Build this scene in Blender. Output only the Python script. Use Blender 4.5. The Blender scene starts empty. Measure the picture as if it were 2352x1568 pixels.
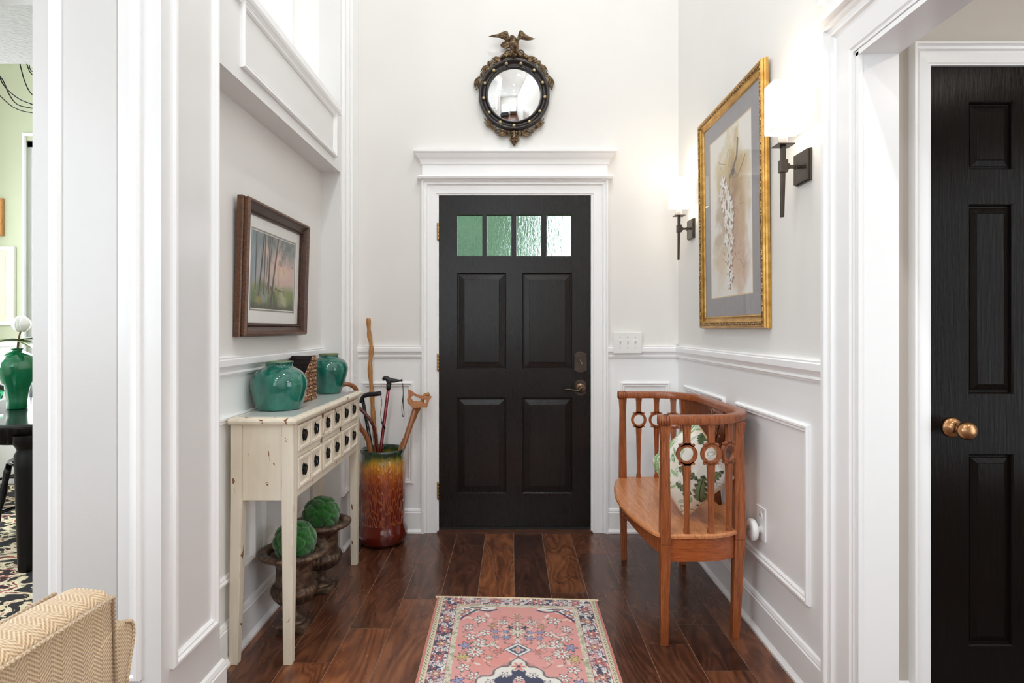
import bpy, bmesh, math, random
import numpy as np
from mathutils import Vector, Matrix
random.seed(7)
C = bpy.context.scene.collection
PI = math.pi

# ------------------------------------------------------------------ camera, world, light, exposure
H, F, YW = 1.237, 1345.0, 3.563            # eye height, focal length in px, distance of the front-door wall
def P(u, v, Y):                             # photo pixel at a known distance -> world point
    return (Y * (u - 1175) / F, Y, H - Y * (v - 755) / F)
sc = bpy.context.scene
cam = bpy.data.objects.new('camera', bpy.data.cameras.new('camera')); C.objects.link(cam)
cam.location = (0, 0, H); cam.rotation_euler = (PI / 2, 0, 0)
cam.data.sensor_width = 36; cam.data.lens = F / 2352 * 36
cam.data.shift_x = 1 / 2352; cam.data.shift_y = -29 / 2352
cam.data.clip_start = 0.02
sc.camera = cam
sc.view_settings.view_transform = 'Standard'; sc.view_settings.look = 'None'
sc.view_settings.gamma = 1; sc.view_settings.use_curve_mapping = False
sc.view_settings.exposure = 0.18
sc.cycles.max_bounces = 10; sc.cycles.diffuse_bounces = 9; sc.cycles.glossy_bounces = 5
sc.cycles.transmission_bounces = 8; sc.cycles.caustics_reflective = False; sc.cycles.caustics_refractive = False
sc.cycles.sample_clamp_indirect = 6.0
W = bpy.data.worlds.new('sky'); sc.world = W; W.use_nodes = True
bg = W.node_tree.nodes['Background']; bg.inputs[0].default_value = (0.86, 0.94, 1.0, 1); bg.inputs[1].default_value = 1.9

def area(name, loc, rot, sx, sy, power, col=(1, 1, 1), spread=180):
    l = bpy.data.lights.new(name, 'AREA'); l.shape = 'RECTANGLE'; l.size = sx; l.size_y = sy; l.energy = power; l.color = col
    l.spread = math.radians(spread)
    o = bpy.data.objects.new(name, l); C.objects.link(o); o.location = loc; o.rotation_euler = rot; return o
def disc(name, loc, r, power, col=(.93, .965, 1)):
    l = bpy.data.lights.new(name, 'AREA'); l.shape = 'DISK'; l.size = 2 * r; l.energy = power; l.color = col
    o = bpy.data.objects.new(name, l); C.objects.link(o); o.location = loc; return o
# daylight through the windows of the big room behind the camera
area('daylight_rear_window', (-2.6, -5.85, 1.9), (PI / 2, 0, 0), 2.6, 2.2, 12, (.86, .95, 1))
area('daylight_rear_window', (-0.3, -5.85, 2.6), (PI / 2, 0, 0), 1.5, 3.4, 12, (.86, .95, 1))
area('daylight_left_window', (-4.22, -2.4, 2.2), (PI / 2, 0, -PI / 2), 2.6, 2.4, 90, (.82, .92, 1))
# stair landing and dining room windows
area('daylight_landing_window', (-1.73, 3.50, 3.4), (-PI / 2, 0, 0), 0.62, 1.7, 24, (.93, .97, 1))
area('daylight_dining_window', (-3.4, 4.62, 1.75), (-PI / 2, 0, 0), 0.9, 1.8, 54, (.88, .97, 1))
area('daylight_dining_side_window', (-4.22, 3.3, 1.7), (PI / 2, 0, -PI / 2), 1.4, 1.6, 54, (.93, .98, 1))
# ceiling lamps (their housings are built with the ceiling)
LAMPS = [(0.35, 1.9, 22), (0.0, 0.2, 18), (-1.9, -0.8, 28), (0.0, -1.8, 28), (-1.9, -3.0, 28), (0.0, -4.0, 28)]
CEIL = 5.2
for x, y, p in LAMPS:
    disc('ceiling_lamp_light', (x, y, CEIL - .025), 0.085 if y > 1 else 0.07, p)
disc('hall_lamp_light', (1.95, 0.55, 2.44), 0.1, 5, (1, .88, .74))
area('daylight_hall_window', (2.66, 0.4, 1.3), (PI / 2, 0, PI / 2), 1.3, 1.7, 11, (.85, .93, 1))

# ------------------------------------------------------------------ helpers
class MB:
    def __init__(s): s.v = []; s.f = []; s.xf = None
    def add(s, vs, fs):
        b = len(s.v)
        if s.xf is not None: vs = [tuple(s.xf @ Vector(p)) for p in vs]
        s.v += [tuple(p) for p in vs]; s.f += [[b + i for i in f] for f in fs]
        return s
    def box(s, x0, x1, y0, y1, z0, z1):
        return s.add([(x0,y0,z0),(x1,y0,z0),(x1,y1,z0),(x0,y1,z0),(x0,y0,z1),(x1,y0,z1),(x1,y1,z1),(x0,y1,z1)],
              [(0,3,2,1),(4,5,6,7),(0,1,5,4),(1,2,6,5),(2,3,7,6),(3,0,4,7)])
    def hexa(s, b, t):                       # two quads of corners
        return s.add(list(b) + list(t), [(0,3,2,1),(4,5,6,7),(0,1,5,4),(1,2,6,5),(2,3,7,6),(3,0,4,7)])
    def prism(s, poly, fn, h0, h1):          # poly of (a,b), fn(a,b,h)->xyz
        n = len(poly)
        vs = [fn(a, b, h0) for a, b in poly] + [fn(a, b, h1) for a, b in poly]
        return s.add(vs, [list(range(n))[::-1], [n + i for i in range(n)]] + [(i, (i+1) % n, n + (i+1) % n, n + i) for i in range(n)])
    def lathe(s, prof, c=(0,0,0), n=48, mod=None, closed=False):
        vs = []; m = len(prof)
        for i in range(n):
            t = 2 * PI * i / n
            for j, (r, z) in enumerate(prof):
                rr = r * (mod(t, j, z) if mod else 1)
                vs.append((c[0] + rr * math.cos(t), c[1] + rr * math.sin(t), c[2] + z))
        fs = [(i*m+j, ((i+1) % n)*m+j, ((i+1) % n)*m+j+1, i*m+j+1) for i in range(n) for j in range(m - 1)]
        s.add(vs, fs)
        return s
    def tube(s, pts, rad, n=10, ell=None, cap=True, up=None):
        pts = [Vector(p) for p in pts]; k = len(pts)
        if not hasattr(rad, '__len__'): rad = [rad] * k
        vs = []; prev = None
        for i, p in enumerate(pts):
            d = (pts[min(i+1, k-1)] - pts[max(i-1, 0)]).normalized()
            if up is not None: a = Vector(up) - d * d.dot(Vector(up))
            elif prev is None: a = d.orthogonal()
            else: a = prev - d * prev.dot(d)
            a.normalize(); prev = a; b = d.cross(a)
            ea, eb = (1, 1) if ell is None else (ell[i] if isinstance(ell, list) else ell)
            for q in range(n):
                t = 2 * PI * q / n
                vs.append(p + a * (rad[i] * ea * math.cos(t)) + b * (rad[i] * eb * math.sin(t)))
        fs = [(i*n+q, i*n+(q+1) % n, (i+1)*n+(q+1) % n, (i+1)*n+q) for i in range(k-1) for q in range(n)]
        if cap: fs += [list(range(n))[::-1], [(k-1)*n+q for q in range(n)]]
        return s.add(vs, fs)
    def sweep(s, path, prof, closed=False):  # path: points with (pos, out, up) frames; prof: (o, u) closed polygon
        m = len(prof); k = len(path); vs = []
        for p, o, u in path:
            for a, b in prof: vs.append(Vector(p) + Vector(o) * a + Vector(u) * b)
        fs = [(i*m+j, i*m+(j+1) % m, ((i+1) % k)*m+(j+1) % m, ((i+1) % k)*m+j) for i in range(k if closed else k-1) for j in range(m)]
        if not closed: fs += [list(range(m))[::-1], [(k-1)*m+j for j in range(m)]]
        return s.add(vs, fs)
    def ball(s, c, r, n=16, m=10, fn=None):
        if not hasattr(r, '__len__'): r = (r, r, r)
        vs = []
        for j in range(m + 1):
            ph = PI * j / m - PI / 2
            for i in range(n):
                t = 2 * PI * i / n
                d = Vector((math.cos(ph) * math.cos(t), math.cos(ph) * math.sin(t), math.sin(ph)))
                q = fn(d) if fn else 1
                vs.append((c[0] + r[0]*d.x*q, c[1] + r[1]*d.y*q, c[2] + r[2]*d.z*q))
        return s.add(vs, [(j*n+i, j*n+(i+1) % n, (j+1)*n+(i+1) % n, (j+1)*n+i) for j in range(m) for i in range(n)])
    def build(s, name, mat, parent=None, smooth=False, bevel=0, seg=2, sub=0, doubles=True):
        me = bpy.data.meshes.new(name); me.from_pydata(s.v, [], s.f)
        bm = bmesh.new(); bm.from_mesh(me)
        if doubles: bmesh.ops.remove_doubles(bm, verts=bm.verts, dist=1e-6)
        bmesh.ops.recalc_face_normals(bm, faces=bm.faces); bm.to_mesh(me); bm.free()
        me.materials.append(mat)
        o = bpy.data.objects.new(name, me); C.objects.link(o)
        if parent is not None:
            o.parent = parent; off = Vector((0, 0, 0)); q = parent
            while q: off += q.location; q = q.parent
        else:
            A = np.array([v.co for v in me.vertices]); lo, hi = A.min(0), A.max(0)
            off = Vector(((lo[0]+hi[0])/2, (lo[1]+hi[1])/2, lo[2])); o.location = off
        me.transform(Matrix.Translation(-off))
        if smooth:
            for p in me.polygons: p.use_smooth = True
        if bevel:
            b = o.modifiers.new('bevel', 'BEVEL'); b.width = bevel; b.segments = seg; b.limit_method = 'ANGLE'; b.angle_limit = math.radians(35); b.harden_normals = False
        if sub:
            b = o.modifiers.new('sub', 'SUBSURF'); b.levels = sub; b.render_levels = sub
        if smooth == 'auto' or (smooth and bevel):
            try:
                for p in me.polygons: p.use_smooth = True
                m = o.modifiers.new('wn', 'WEIGHTED_NORMAL')
            except Exception: pass
        return o
def tag(o, label=None, cat=None, group=None, kind=None):
    if label: o['label'] = label
    if cat: o['category'] = cat
    if group: o['group'] = group
    if kind: o['kind'] = kind
    return o
def thing(name, loc, label, cat, group=None, kind=None):
    o = bpy.data.objects.new(name, None); C.objects.link(o); o.location = loc; o.empty_display_size = .1
    return tag(o, label, cat, group, kind)
def copy_tree(o, parent=None):
    c = o.copy(); C.objects.link(c); c.parent = parent
    for ch in o.children: copy_tree(ch, c)
    return c
def frame(mb, fn, a0, a1, z0, z1, prof, sides=4):
    """mitred frame. prof: (inward offset, height) list from outer edge to inner edge; sides=3 leaves the bottom open"""
    rings = []
    for d, h in prof:
        if sides == 4: rings.append([(a0+d, z0+d, h), (a0+d, z1-d, h), (a1-d, z1-d, h), (a1-d, z0+d, h)])
        else: rings.append([(a0+d, z0, h), (a0+d, z1-d, h), (a1-d, z1-d, h), (a1-d, z0, h)])
    vs = [fn(*p) for r in rings for p in r]; fs = []
    for i in range(len(rings)-1):
        for j in range(4 if sides == 4 else 3):
            k = (j+1) % 4; fs.append((i*4+j, i*4+k, (i+1)*4+k, (i+1)*4+j))
    mb.add(vs, fs)
def front(a, z, h): return (a, YW - h, z)
XL, XN, XR = -.951, -1.06, 1.0146
def left(a, z, h): return (XL + h, a, z)
def niche(a, z, h): return (XN + h, a, z)
def right(a, z, h): return (XR - h, a, z)
def hall(a, z, h): return (a, 1.80 - h, z)
def nearwall(a, z, h): return (a, 1.589 - h, z)

# ------------------------------------------------------------------ materials
def lin(c):
    r = []
    for x in c:
        x = x / 255.0; r.append(x / 12.92 if x <= .04045 else ((x + .055) / 1.055) ** 2.4)
    return tuple(r) + (1,)
class NT:
    def __init__(s, name):
        s.m = bpy.data.materials.new(name); s.m.use_nodes = True; s.t = s.m.node_tree
        s.b = s.t.nodes['Principled BSDF']; s.out = s.t.nodes['Material Output']
    def n(s, typ, **kw):
        o = s.t.nodes.new(typ)
        for k, v in kw.items():
            if k.startswith('i_'):
                key = k[2:]; key = int(key) if key.isdigit() else key.replace('_', ' ')
                s.set(o.inputs[key], v)
            else: setattr(o, k, v)
        return o
    def set(s, inp, v):
        if isinstance(v, bpy.types.NodeSocket): s.t.links.new(v, inp)
        elif isinstance(v, bpy.types.Node): s.t.links.new(v.outputs[0], inp)
        else: inp.default_value = v
    def math(s, op, a, b=0.0, c=None):
        o = s.t.nodes.new('ShaderNodeMath'); o.operation = op; s.set(o.inputs[0], a); s.set(o.inputs[1], b)
        if c is not None: s.set(o.inputs[2], c)
        return o.outputs[0]
    def mix(s, f, a, b, typ='MIX'):
        o = s.t.nodes.new('ShaderNodeMix'); o.data_type = 'RGBA'; o.blend_type = typ
        s.set(o.inputs[0], f); s.set(o.inputs[6], a); s.set(o.inputs[7], b); return o.outputs[2]
    def ramp(s, f, *st):
        o = s.t.nodes.new('ShaderNodeValToRGB'); e = o.color_ramp.elements
        while len(e) < len(st): e.new(.5)
        for i, (p, c) in enumerate(st): e[i].position = p; e[i].color = c if len(c) == 4 else tuple(c) + (1,)
        s.set(o.inputs[0], f); return o.outputs[0]
    def coord(s, kind='Object', scale=(1,1,1), rot=(0,0,0), loc=(0,0,0)):
        tc = s.t.nodes.new('ShaderNodeTexCoord'); mp = s.t.nodes.new('ShaderNodeMapping')
        s.t.links.new(tc.outputs[kind], mp.inputs[0]); mp.inputs[3].default_value = scale; mp.inputs[2].default_value = rot; mp.inputs[1].default_value = loc
        return mp.outputs[0]
    def noise(s, vec, scale, detail=4, rough=.5, dist=0):
        o = s.n('ShaderNodeTexNoise'); s.set(o.inputs['Vector'], vec); o.inputs['Scale'].default_value = scale
        o.inputs['Detail'].default_value = detail; o.inputs['Roughness'].default_value = rough; o.inputs['Distortion'].default_value = dist
        return o.outputs[0]
    def bump(s, h, strength=.2, dist=.01):
        o = s.n('ShaderNodeBump'); s.set(o.inputs['Height'], h); o.inputs['Strength'].default_value = strength; o.inputs['Distance'].default_value = dist
        s.t.links.new(o.outputs[0], s.b.inputs['Normal']); return o
    def p(s, **kw):
        names = dict(col='Base Color', rough='Roughness', metal='Metallic', spec='Specular IOR Level', trans='Transmission Weight', ior='IOR',
                     coat='Coat Weight', coatr='Coat Roughness', emit='Emission Color', es='Emission Strength', sheen='Sheen Weight', sss='Subsurface Weight', alpha='Alpha')
        for k, v in kw.items(): s.set(s.b.inputs[names[k]], v)
        return s.m
def simple(name, rgb, rough=.5, var=.04, vscale=8, bump=0, bscale=60, **kw):
    t = NT(name); c = lin(rgb); co = t.coord()
    n = t.noise(co, vscale, 5)
    dark = tuple(x * (1 - var * 2) for x in c[:3]) + (1,); lt = tuple(min(1, x * (1 + var)) for x in c[:3]) + (1,)
    t.p(col=t.ramp(n, (.3, dark), (.7, lt)), rough=rough, **kw)
    if bump: t.bump(t.noise(co, bscale, 4), bump, .004)
    return t.m
m_wall = simple('wall_paint', (232, 230, 226), .55, .008, 3, .05, 160)
m_nearwall_dim = simple('near_wall_paint_dimmed', (208, 206, 204), .3, .006, 3, .05, 150)  # wall paint darkened to offset the strong light on this wall
m_wall_low = simple('wainscot_paint', (245, 246, 246), .42, .006, 3, .03, 90)
m_trim = simple('trim_paint', (246, 246, 246), .30, .006, 4, .03, 120)
m_panelwall = simple('panel_wall_paint', (228, 227, 226), .24, .006, 3, .05, 150)
m_hallpaint = simple('hall_wall_paint', (206, 198, 189), .6, .01, 3)
m_ceil = simple('ceiling_paint', (240, 239, 236), .8, .01, 4)
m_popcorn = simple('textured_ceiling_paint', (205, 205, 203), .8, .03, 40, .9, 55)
m_green = simple('sage_wall_paint', (192, 197, 170), .6, .02, 3)
m_black_metal = simple('black_metal', (22, 21, 21), .4, .1, 20, metal=.6)
m_bronze = simple('dark_bronze', (92, 84, 76), .33, .1, 14, metal=.85)
m_brass = simple('aged_brass', (178, 150, 105), .3, .1, 25, metal=1)
m_copper = simple('antique_copper_brass', (190, 142, 100), .28, .15, 12, metal=.95)
m_orb = simple('oil_rubbed_bronze', (82, 72, 64), .3, .15, 20, metal=.85)
m_white_plastic = simple('white_plastic', (238, 238, 236), .35, .01, 10)
m_black_gloss = simple('black_lacquer', (16, 17, 20), .16, .1, 8)
m_black_rubber = simple('black_rubber', (28, 28, 30), .5, .1, 30)

def mat_door(name, grain=.12, rough=.2, axis=(30, 30, 2.2), base=((30, 25, 22), (17, 14, 13))):
    t = NT(name); co = t.coord('Object', axis)
    n = t.noise(co, 5, 6, .65, .6); big = t.noise(t.coord(), 2.2, 3)
    col = t.mix(n, lin(base[0]), lin(base[1]))
    col = t.mix(t.math('MULTIPLY', big, .2), col, lin((46, 36, 30)))
    t.p(col=col, rough=t.math('ADD', t.math('MULTIPLY', big, .08), rough - .02), spec=.30)
    t.bump(n, grain, .002); return t.m
m_door = mat_door('black_brown_door_paint', .02, .22)
m_door2 = mat_door('black_hall_door_paint', .6, .16, (26, 26, 1.8), ((20, 16, 14), (10, 9, 8)))
m_door2.node_tree.nodes['Principled BSDF'].inputs['Specular IOR Level'].default_value = .09

def mat_wood(name, c0, c1, c2, rough=.35, axis=(14, 14, 1.2), bump=.1, scale=4, coat=.15):
    t = NT(name); co = t.coord('Object', axis)
    n1 = t.noise(co, scale, 6, .6, 1.2); n2 = t.noise(t.coord('Object', tuple(a * 5 for a in axis)), scale, 3, .5)
    f = t.math('ADD', t.math('MULTIPLY', n1, .75), t.math('MULTIPLY', n2, .25))
    t.p(col=t.ramp(f, (.30, lin(c2)), (.5, lin(c1)), (.72, lin(c0))), rough=rough, coat=coat, coatr=.2)
    t.bump(f, bump, .002); return t.m
m_oak = mat_wood('golden_oak', (180, 110, 64), (148, 80, 42), (86, 42, 20), .3, (24, 24, 1.4), .15)
m_oak_seat = mat_wood('golden_oak_seat', (214, 152, 102), (198, 130, 82), (156, 94, 54), .3, (16, 1.6, 16), .06)
m_carved = mat_wood('carved_oak', (138, 82, 52), (108, 60, 36), (60, 32, 20), .35, (30, 30, 30), .5)
m_frame_wood = mat_wood('walnut_frame', (128, 86, 50), (96, 60, 36), (48, 29, 18), .4, (20, 3, 20), .15)
m_frame_in = mat_wood('dark_walnut_cove', (98, 66, 50), (74, 48, 36), (42, 27, 20), .4, (20, 3, 20), .1)
m_staff = mat_wood('peeled_stick_wood', (206, 160, 96), (176, 122, 62), (92, 52, 22), .4, (40, 40, 3), .3)
m_cane_wood = mat_wood('chestnut_cane_wood', (176, 118, 76), (146, 90, 52), (96, 54, 30), .35, (40, 40, 3), .15)
m_cane_light = mat_wood('light_beech_handle', (206, 150, 108), (190, 128, 86), (150, 96, 58), .35, (20, 20, 8), .1)
m_threshold = mat_wood('threshold_wood', (120, 80, 55), (80, 46, 30), (40, 22, 14), .5, (3, 40, 40), .4)
m_pinewood = mat_wood('honey_frame_wood', (214, 160, 90), (190, 130, 66), (150, 96, 46), .4, (10, 10, 3), .1)

# floor: tone comes per plank from the mesh
def mat_floor():
    t = NT('dark_walnut_planks'); uv = t.n('ShaderNodeUVMap', uv_map='UVMap').outputs[0]
    at = t.n('ShaderNodeAttribute', attribute_name='tone').outputs[0]
    mp = t.n('ShaderNodeMapping'); t.set(mp.inputs[0], uv); mp.inputs[3].default_value = (5.5, 1.5, 1)
    warp = t.noise(mp.outputs[0], 1.0, 1.5, .45, .6)
    mp2 = t.n('ShaderNodeMapping'); t.set(mp2.inputs[0], uv); mp2.inputs[3].default_value = (34, 4, 1)
    fine = t.noise(mp2.outputs[0], 2.0, 5, .6, .5)
    rings = t.math('SINE', t.math('MULTIPLY', warp, 95.0)); rings = t.math('MULTIPLY', t.math('ADD', rings, 1), .5)
    mp3 = t.n('ShaderNodeMapping'); t.set(mp3.inputs[0], uv); mp3.inputs[3].default_value = (9, 2.2, 1)
    blot = t.noise(mp3.outputs[0], 1.0, 5, .6, .3)
    g = t.math('ADD', t.math('MULTIPLY', rings, .15), t.math('ADD', t.math('MULTIPLY', fine, .36), t.math('MULTIPLY', blot, .66)))
    dark = t.ramp(g, (.34, lin((26, 17, 14))), (.62, lin((66, 39, 30))), (.9, lin((98, 62, 47))))
    lite = t.ramp(g, (.34, lin((58, 31, 20))), (.6, lin((126, 74, 46))), (.9, lin((176, 114, 72))))
    t.p(col=t.mix(at, dark, lite), rough=t.math('ADD', t.math('MULTIPLY', blot, .14), .20), coat=.12, coatr=.15)
    t.bump(t.math('ADD', t.math('MULTIPLY', g, .12), t.math('MULTIPLY', t.noise(uv, 6, 1), 1.0)), .05, .004); return t.m
m_floor = mat_floor()
m_seam_glint = simple('plank_seam_glint', (150, 118, 98), .5, .2, 30)  # pale colour stands in for the glint along the plank bevels

def mat_vcol(name, rough=.6, bump=0, bscale=400, **kw):
    t = NT(name); at = t.n('ShaderNodeAttribute', attribute_name='paint').outputs[0]
    co = t.coord(); n = t.noise(co, 300, 2)
    t.p(col=t.mix(t.math('MULTIPLY', n, .12), at, (0, 0, 0, 1)), rough=rough, **kw)
    if bump: t.bump(t.noise(co, bscale, 2), bump, .002)
    return t.m
m_rug = mat_vcol('wool_pile', .95, .8, 700, sheen=.2)
m_paint = mat_vcol('watercolour_paper', .8)
m_cushion = mat_vcol('printed_linen', .85, .4, 900)

def mat_cream():
    t = NT('distressed_cream_paint'); co = t.coord()
    n = t.noise(t.coord('Object', (1, 1, .25)), 6, 5, .6); st = t.noise(t.coord('Object', (60, 60, 3)), 2, 3)
    base = t.ramp(n, (.3, lin((218, 206, 184))), (.5, lin((236, 227, 208))), (.75, lin((243, 237, 223))))
    base = t.mix(t.math('MULTIPLY', st, .25), base, lin((186, 168, 140)))
    ch = t.noise(t.coord('Object', (1, 1, .40)), 24, 4, .6, 1.2); mask = t.math('GREATER_THAN', ch, .665)
    bv = t.n('ShaderNodeBevel'); bv.samples = 3; bv.inputs[0].default_value = .0022; geo = t.n('ShaderNodeNewGeometry'); dt = t.n('ShaderNodeVectorMath', operation='DOT_PRODUCT'); t.set(dt.inputs[0], bv.outputs[0]); t.set(dt.inputs[1], geo.outputs['Normal'])
    e = t.math('MULTIPLY', t.math('LESS_THAN', dt.outputs['Value'], .93), t.math('GREATER_THAN', t.noise(t.coord('Object', (1, 1, .5)), 14, 4, .6), .53))
    mask = t.math('MAXIMUM', mask, t.math('MULTIPLY', e, .8))
    t.p(col=t.mix(mask, base, lin((132, 88, 54))), rough=.42)
    t.bump(st, .12, .001); return t.m
m_cream = mat_cream()
m_cream_line = simple('drawer_gap', (70, 54, 40), .8)
def mat_teal():
    t = NT('teal_glaze'); n = t.noise(t.coord('Object', (1, 1, .5)), 9, 6, .6, .6); s = t.noise(t.coord(), 60, 3)
    z = t.n('ShaderNodeSeparateXYZ'); t.set(z.inputs[0], t.coord())
    c = t.ramp(n, (.25, lin((6, 66, 58))), (.5, lin((20, 98, 84))), (.8, lin((48, 134, 112))))
    rim = t.math('GREATER_THAN', z.outputs[2], .1895); c = t.mix(rim, c, lin((120, 130, 90)))
    t.p(col=c, rough=.1, coat=.7, coatr=.04); t.bump(t.noise(t.coord(), 14, 2), .25, .006); return t.m
m_teal = mat_teal()
def mat_stand():
    t = NT('majolica_drip_glaze'); co = t.coord(); z = t.n('ShaderNodeSeparateXYZ'); t.set(z.inputs[0], co)
    n = t.noise(t.coord('Object', (1, 1, .3)), 16, 4, .6, .8)
    h = t.math('ADD', t.math('DIVIDE', z.outputs[2], .545), t.math('MULTIPLY', t.math('SUBTRACT', n, .5), .22))
    c = t.ramp(h, (.0, lin((88, 20, 9))), (.35, lin((104, 30, 12))), (.62, lin((124, 42, 15))), (.73, lin((172, 84, 20))), (.82, lin((208, 142, 34))), (.88, lin((150, 125, 42))), (.93, lin((60, 82, 44))), (.97, lin((30, 52, 42))))
    # moulded bark: long upright leaf shapes
    vo = t.n('ShaderNodeTexVoronoi', feature='DISTANCE_TO_EDGE'); t.set(vo.inputs['Vector'], t.coord('Object', (1, 1, .26))); vo.inputs['Scale'].default_value = 62
    e = vo.outputs['Distance']; ridge = t.ramp(e, (.02, (1, 1, 1)), (.16, (0, 0, 0)))
    band = t.math('MULTIPLY', t.math('GREATER_THAN', z.outputs[2], .12), t.math('LESS_THAN', z.outputs[2], .47))
    rr = t.math('MULTIPLY', ridge, band)
    c = t.mix(t.math('MULTIPLY', rr, .5), c, lin((186, 96, 48)))
    t.p(col=c, rough=.12, coat=.8, coatr=.05)
    t.bump(t.math('ADD', t.math('MULTIPLY', rr, .6), t.noise(t.coord('Object', (1, 1, .3)), 26, 3)), .7, .006); return t.m
m_stand = mat_stand()
def mat_urn():
    t = NT('rusted_iron'); n = t.noise(t.coord(), 26, 6, .65, .5)
    t.p(col=t.ramp(n, (.3, lin((36, 27, 23))), (.48, lin((80, 62, 51))), (.6, lin((116, 92, 72))), (.75, lin((164, 142, 118)))), rough=.42, metal=.4)
    t.bump(n, .5, .003); return t.m
m_urn = mat_urn()
def mat_moss():
    t = NT('green_moss'); n = t.noise(t.coord(), 70, 5, .7)
    t.p(col=t.ramp(n, (.3, lin((8, 60, 12))), (.7, lin((34, 118, 26)))), rough=1, sheen=.5)
    t.bump(n, .9, .006); return t.m
m_moss = mat_moss()
def mat_gold():
    t = NT('gilded_wood'); n = t.noise(t.coord('Object', (1, .4, 1)), 30, 4)
    t.p(col=t.ramp(n, (.3, lin((176, 128, 58))), (.7, lin((222, 176, 98)))), rough=.34, metal=.75); t.bump(n, .15, .002); return t.m
m_gold = mat_gold()
def mat_goldorn():
    t = NT('embossed_gilding'); vo = t.n('ShaderNodeTexVoronoi'); t.set(vo.inputs['Vector'], t.coord()); vo.inputs['Scale'].default_value = 110
    d = vo.outputs[0]
    t.p(col=t.ramp(d, (.1, lin((226, 190, 120))), (.6, lin((120, 86, 46)))), rough=.35, metal=.75); t.bump(d, 1, .003); return t.m
m_goldorn = mat_goldorn()
def mat_antgold():
    t = NT('antique_gilt_carving'); n = t.noise(t.coord(), 60, 5, .6)
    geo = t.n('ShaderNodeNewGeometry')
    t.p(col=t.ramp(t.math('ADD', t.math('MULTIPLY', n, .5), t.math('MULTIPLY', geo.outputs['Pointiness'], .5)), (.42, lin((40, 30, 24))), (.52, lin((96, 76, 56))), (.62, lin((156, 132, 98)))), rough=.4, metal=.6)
    t.bump(n, .5, .002); return t.m
m_antgold = mat_antgold()
m_ebony = simple('ebonised_frame', (48, 42, 40), .3, .1, 10)
m_ball = simple('gilt_ball', (196, 178, 140), .28, .1, 60, metal=.6)
def mat_mirror():
    t = NT('mirror_glass'); t.p(col=(.93, .94, .94, 1), rough=.02, metal=1); return t.m
m_mirror = mat_mirror()
def mat_glass(name, col=(1, 1, 1, 1), rough=0.0, bump=0, bs=60, axis=(1, 1, .35), ior=1.45, thin=False):
    t = NT(name)
    if thin:                                     # flat pane: mostly clear, a little reflection
        tr = t.n('ShaderNodeBsdfTransparent'); gl = t.n('ShaderNodeBsdfGlossy'); gl.inputs['Roughness'].default_value = .02
        ge = t.n('ShaderNodeNewGeometry'); dt = t.n('ShaderNodeVectorMath', operation='DOT_PRODUCT'); t.set(dt.inputs[0], ge.outputs['Incoming']); t.set(dt.inputs[1], ge.outputs['Normal'])
        fv = t.math('MULTIPLY_ADD', t.math('POWER', t.math('SUBTRACT', 1.0, t.math('ABSOLUTE', dt.outputs['Value'])), 5.0), .95, .045)
        mx = t.n('ShaderNodeMixShader'); t.set(mx.inputs[0], fv); t.set(mx.inputs[1], tr.outputs[0]); t.set(mx.inputs[2], gl.outputs[0])
        t.t.links.new(mx.outputs[0], t.out.inputs[0]); return t.m
    t.p(col=col, rough=rough, trans=1, ior=ior)
    if bump: t.bump(t.noise(t.coord('Object', axis), bs, 3, .6, .4), bump, .02)
    return t.m
m_pane = mat_glass('picture_glass', thin=True)
m_rain = mat_glass('rain_glass', (.97, 1, .99, 1), .06, .2, 75, (1, 1, .3))
m_goblet = mat_glass('green_goblet_glass', (.35, .85, .6, 1), .02)
m_emerald = simple('emerald_glaze', (12, 112, 70), .08, .12, 12, coat=.7)
def mat_shade():
    t = NT('linen_lamp_shade'); n = t.noise(t.coord('Object', (1, 1, .2)), 200, 2)
    t.p(col=lin((245, 242, 235)), rough=.8, emit=(1, .95, .86, 1), es=t.math('ADD', t.math('MULTIPLY', n, .15), .62)); t.bump(n, .1, .001); return t.m
m_shade = mat_shade()
def mat_emit(name, col, s):
    t = NT(name); t.p(col=(.9, .9, .9, 1), emit=col, es=s); return t.m
m_bulb = mat_emit('lit_bulb', (1, .85, .65, 1), 12)
m_lampface = mat_emit('lit_lamp_face', (1, .95, .88, 1), 10)
m_sleeve = mat_emit('candle_sleeve', (.8, .52, .32, 1), .35)
def mat_tweed():
    t = NT('tan_herringbone_tweed'); s = t.n('ShaderNodeSeparateXYZ'); t.set(s.inputs[0], t.n('ShaderNodeUVMap', uv_map='UVMap').outputs[0])
    u, v = s.outputs[0], s.outputs[1]
    z = t.math('PINGPONG', u, .018); q = t.math('ADD', v, t.math('MULTIPLY', z, .9))
    r = t.math('SINE', t.math('MULTIPLY', q, 2 * PI / .0058)); w = t.math('SINE', t.math('MULTIPLY', u, 2 * PI / .0036))
    g = t.math('ADD', t.math('MULTIPLY', r, .38), t.math('ADD', .5, t.math('MULTIPLY', w, .14)))
    n = t.noise(t.coord(), 180, 3)
    g = t.math('ADD', t.math('MULTIPLY', g, .62), t.math('MULTIPLY', n, .38))
    t.p(col=t.ramp(g, (.1, lin((156, 122, 88))), (.45, lin((198, 168, 130))), (.85, lin((226, 204, 172)))), rough=.9, sheen=.3)
    t.bump(g, .8, .0018); return t.m
m_tweed = mat_tweed()
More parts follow.
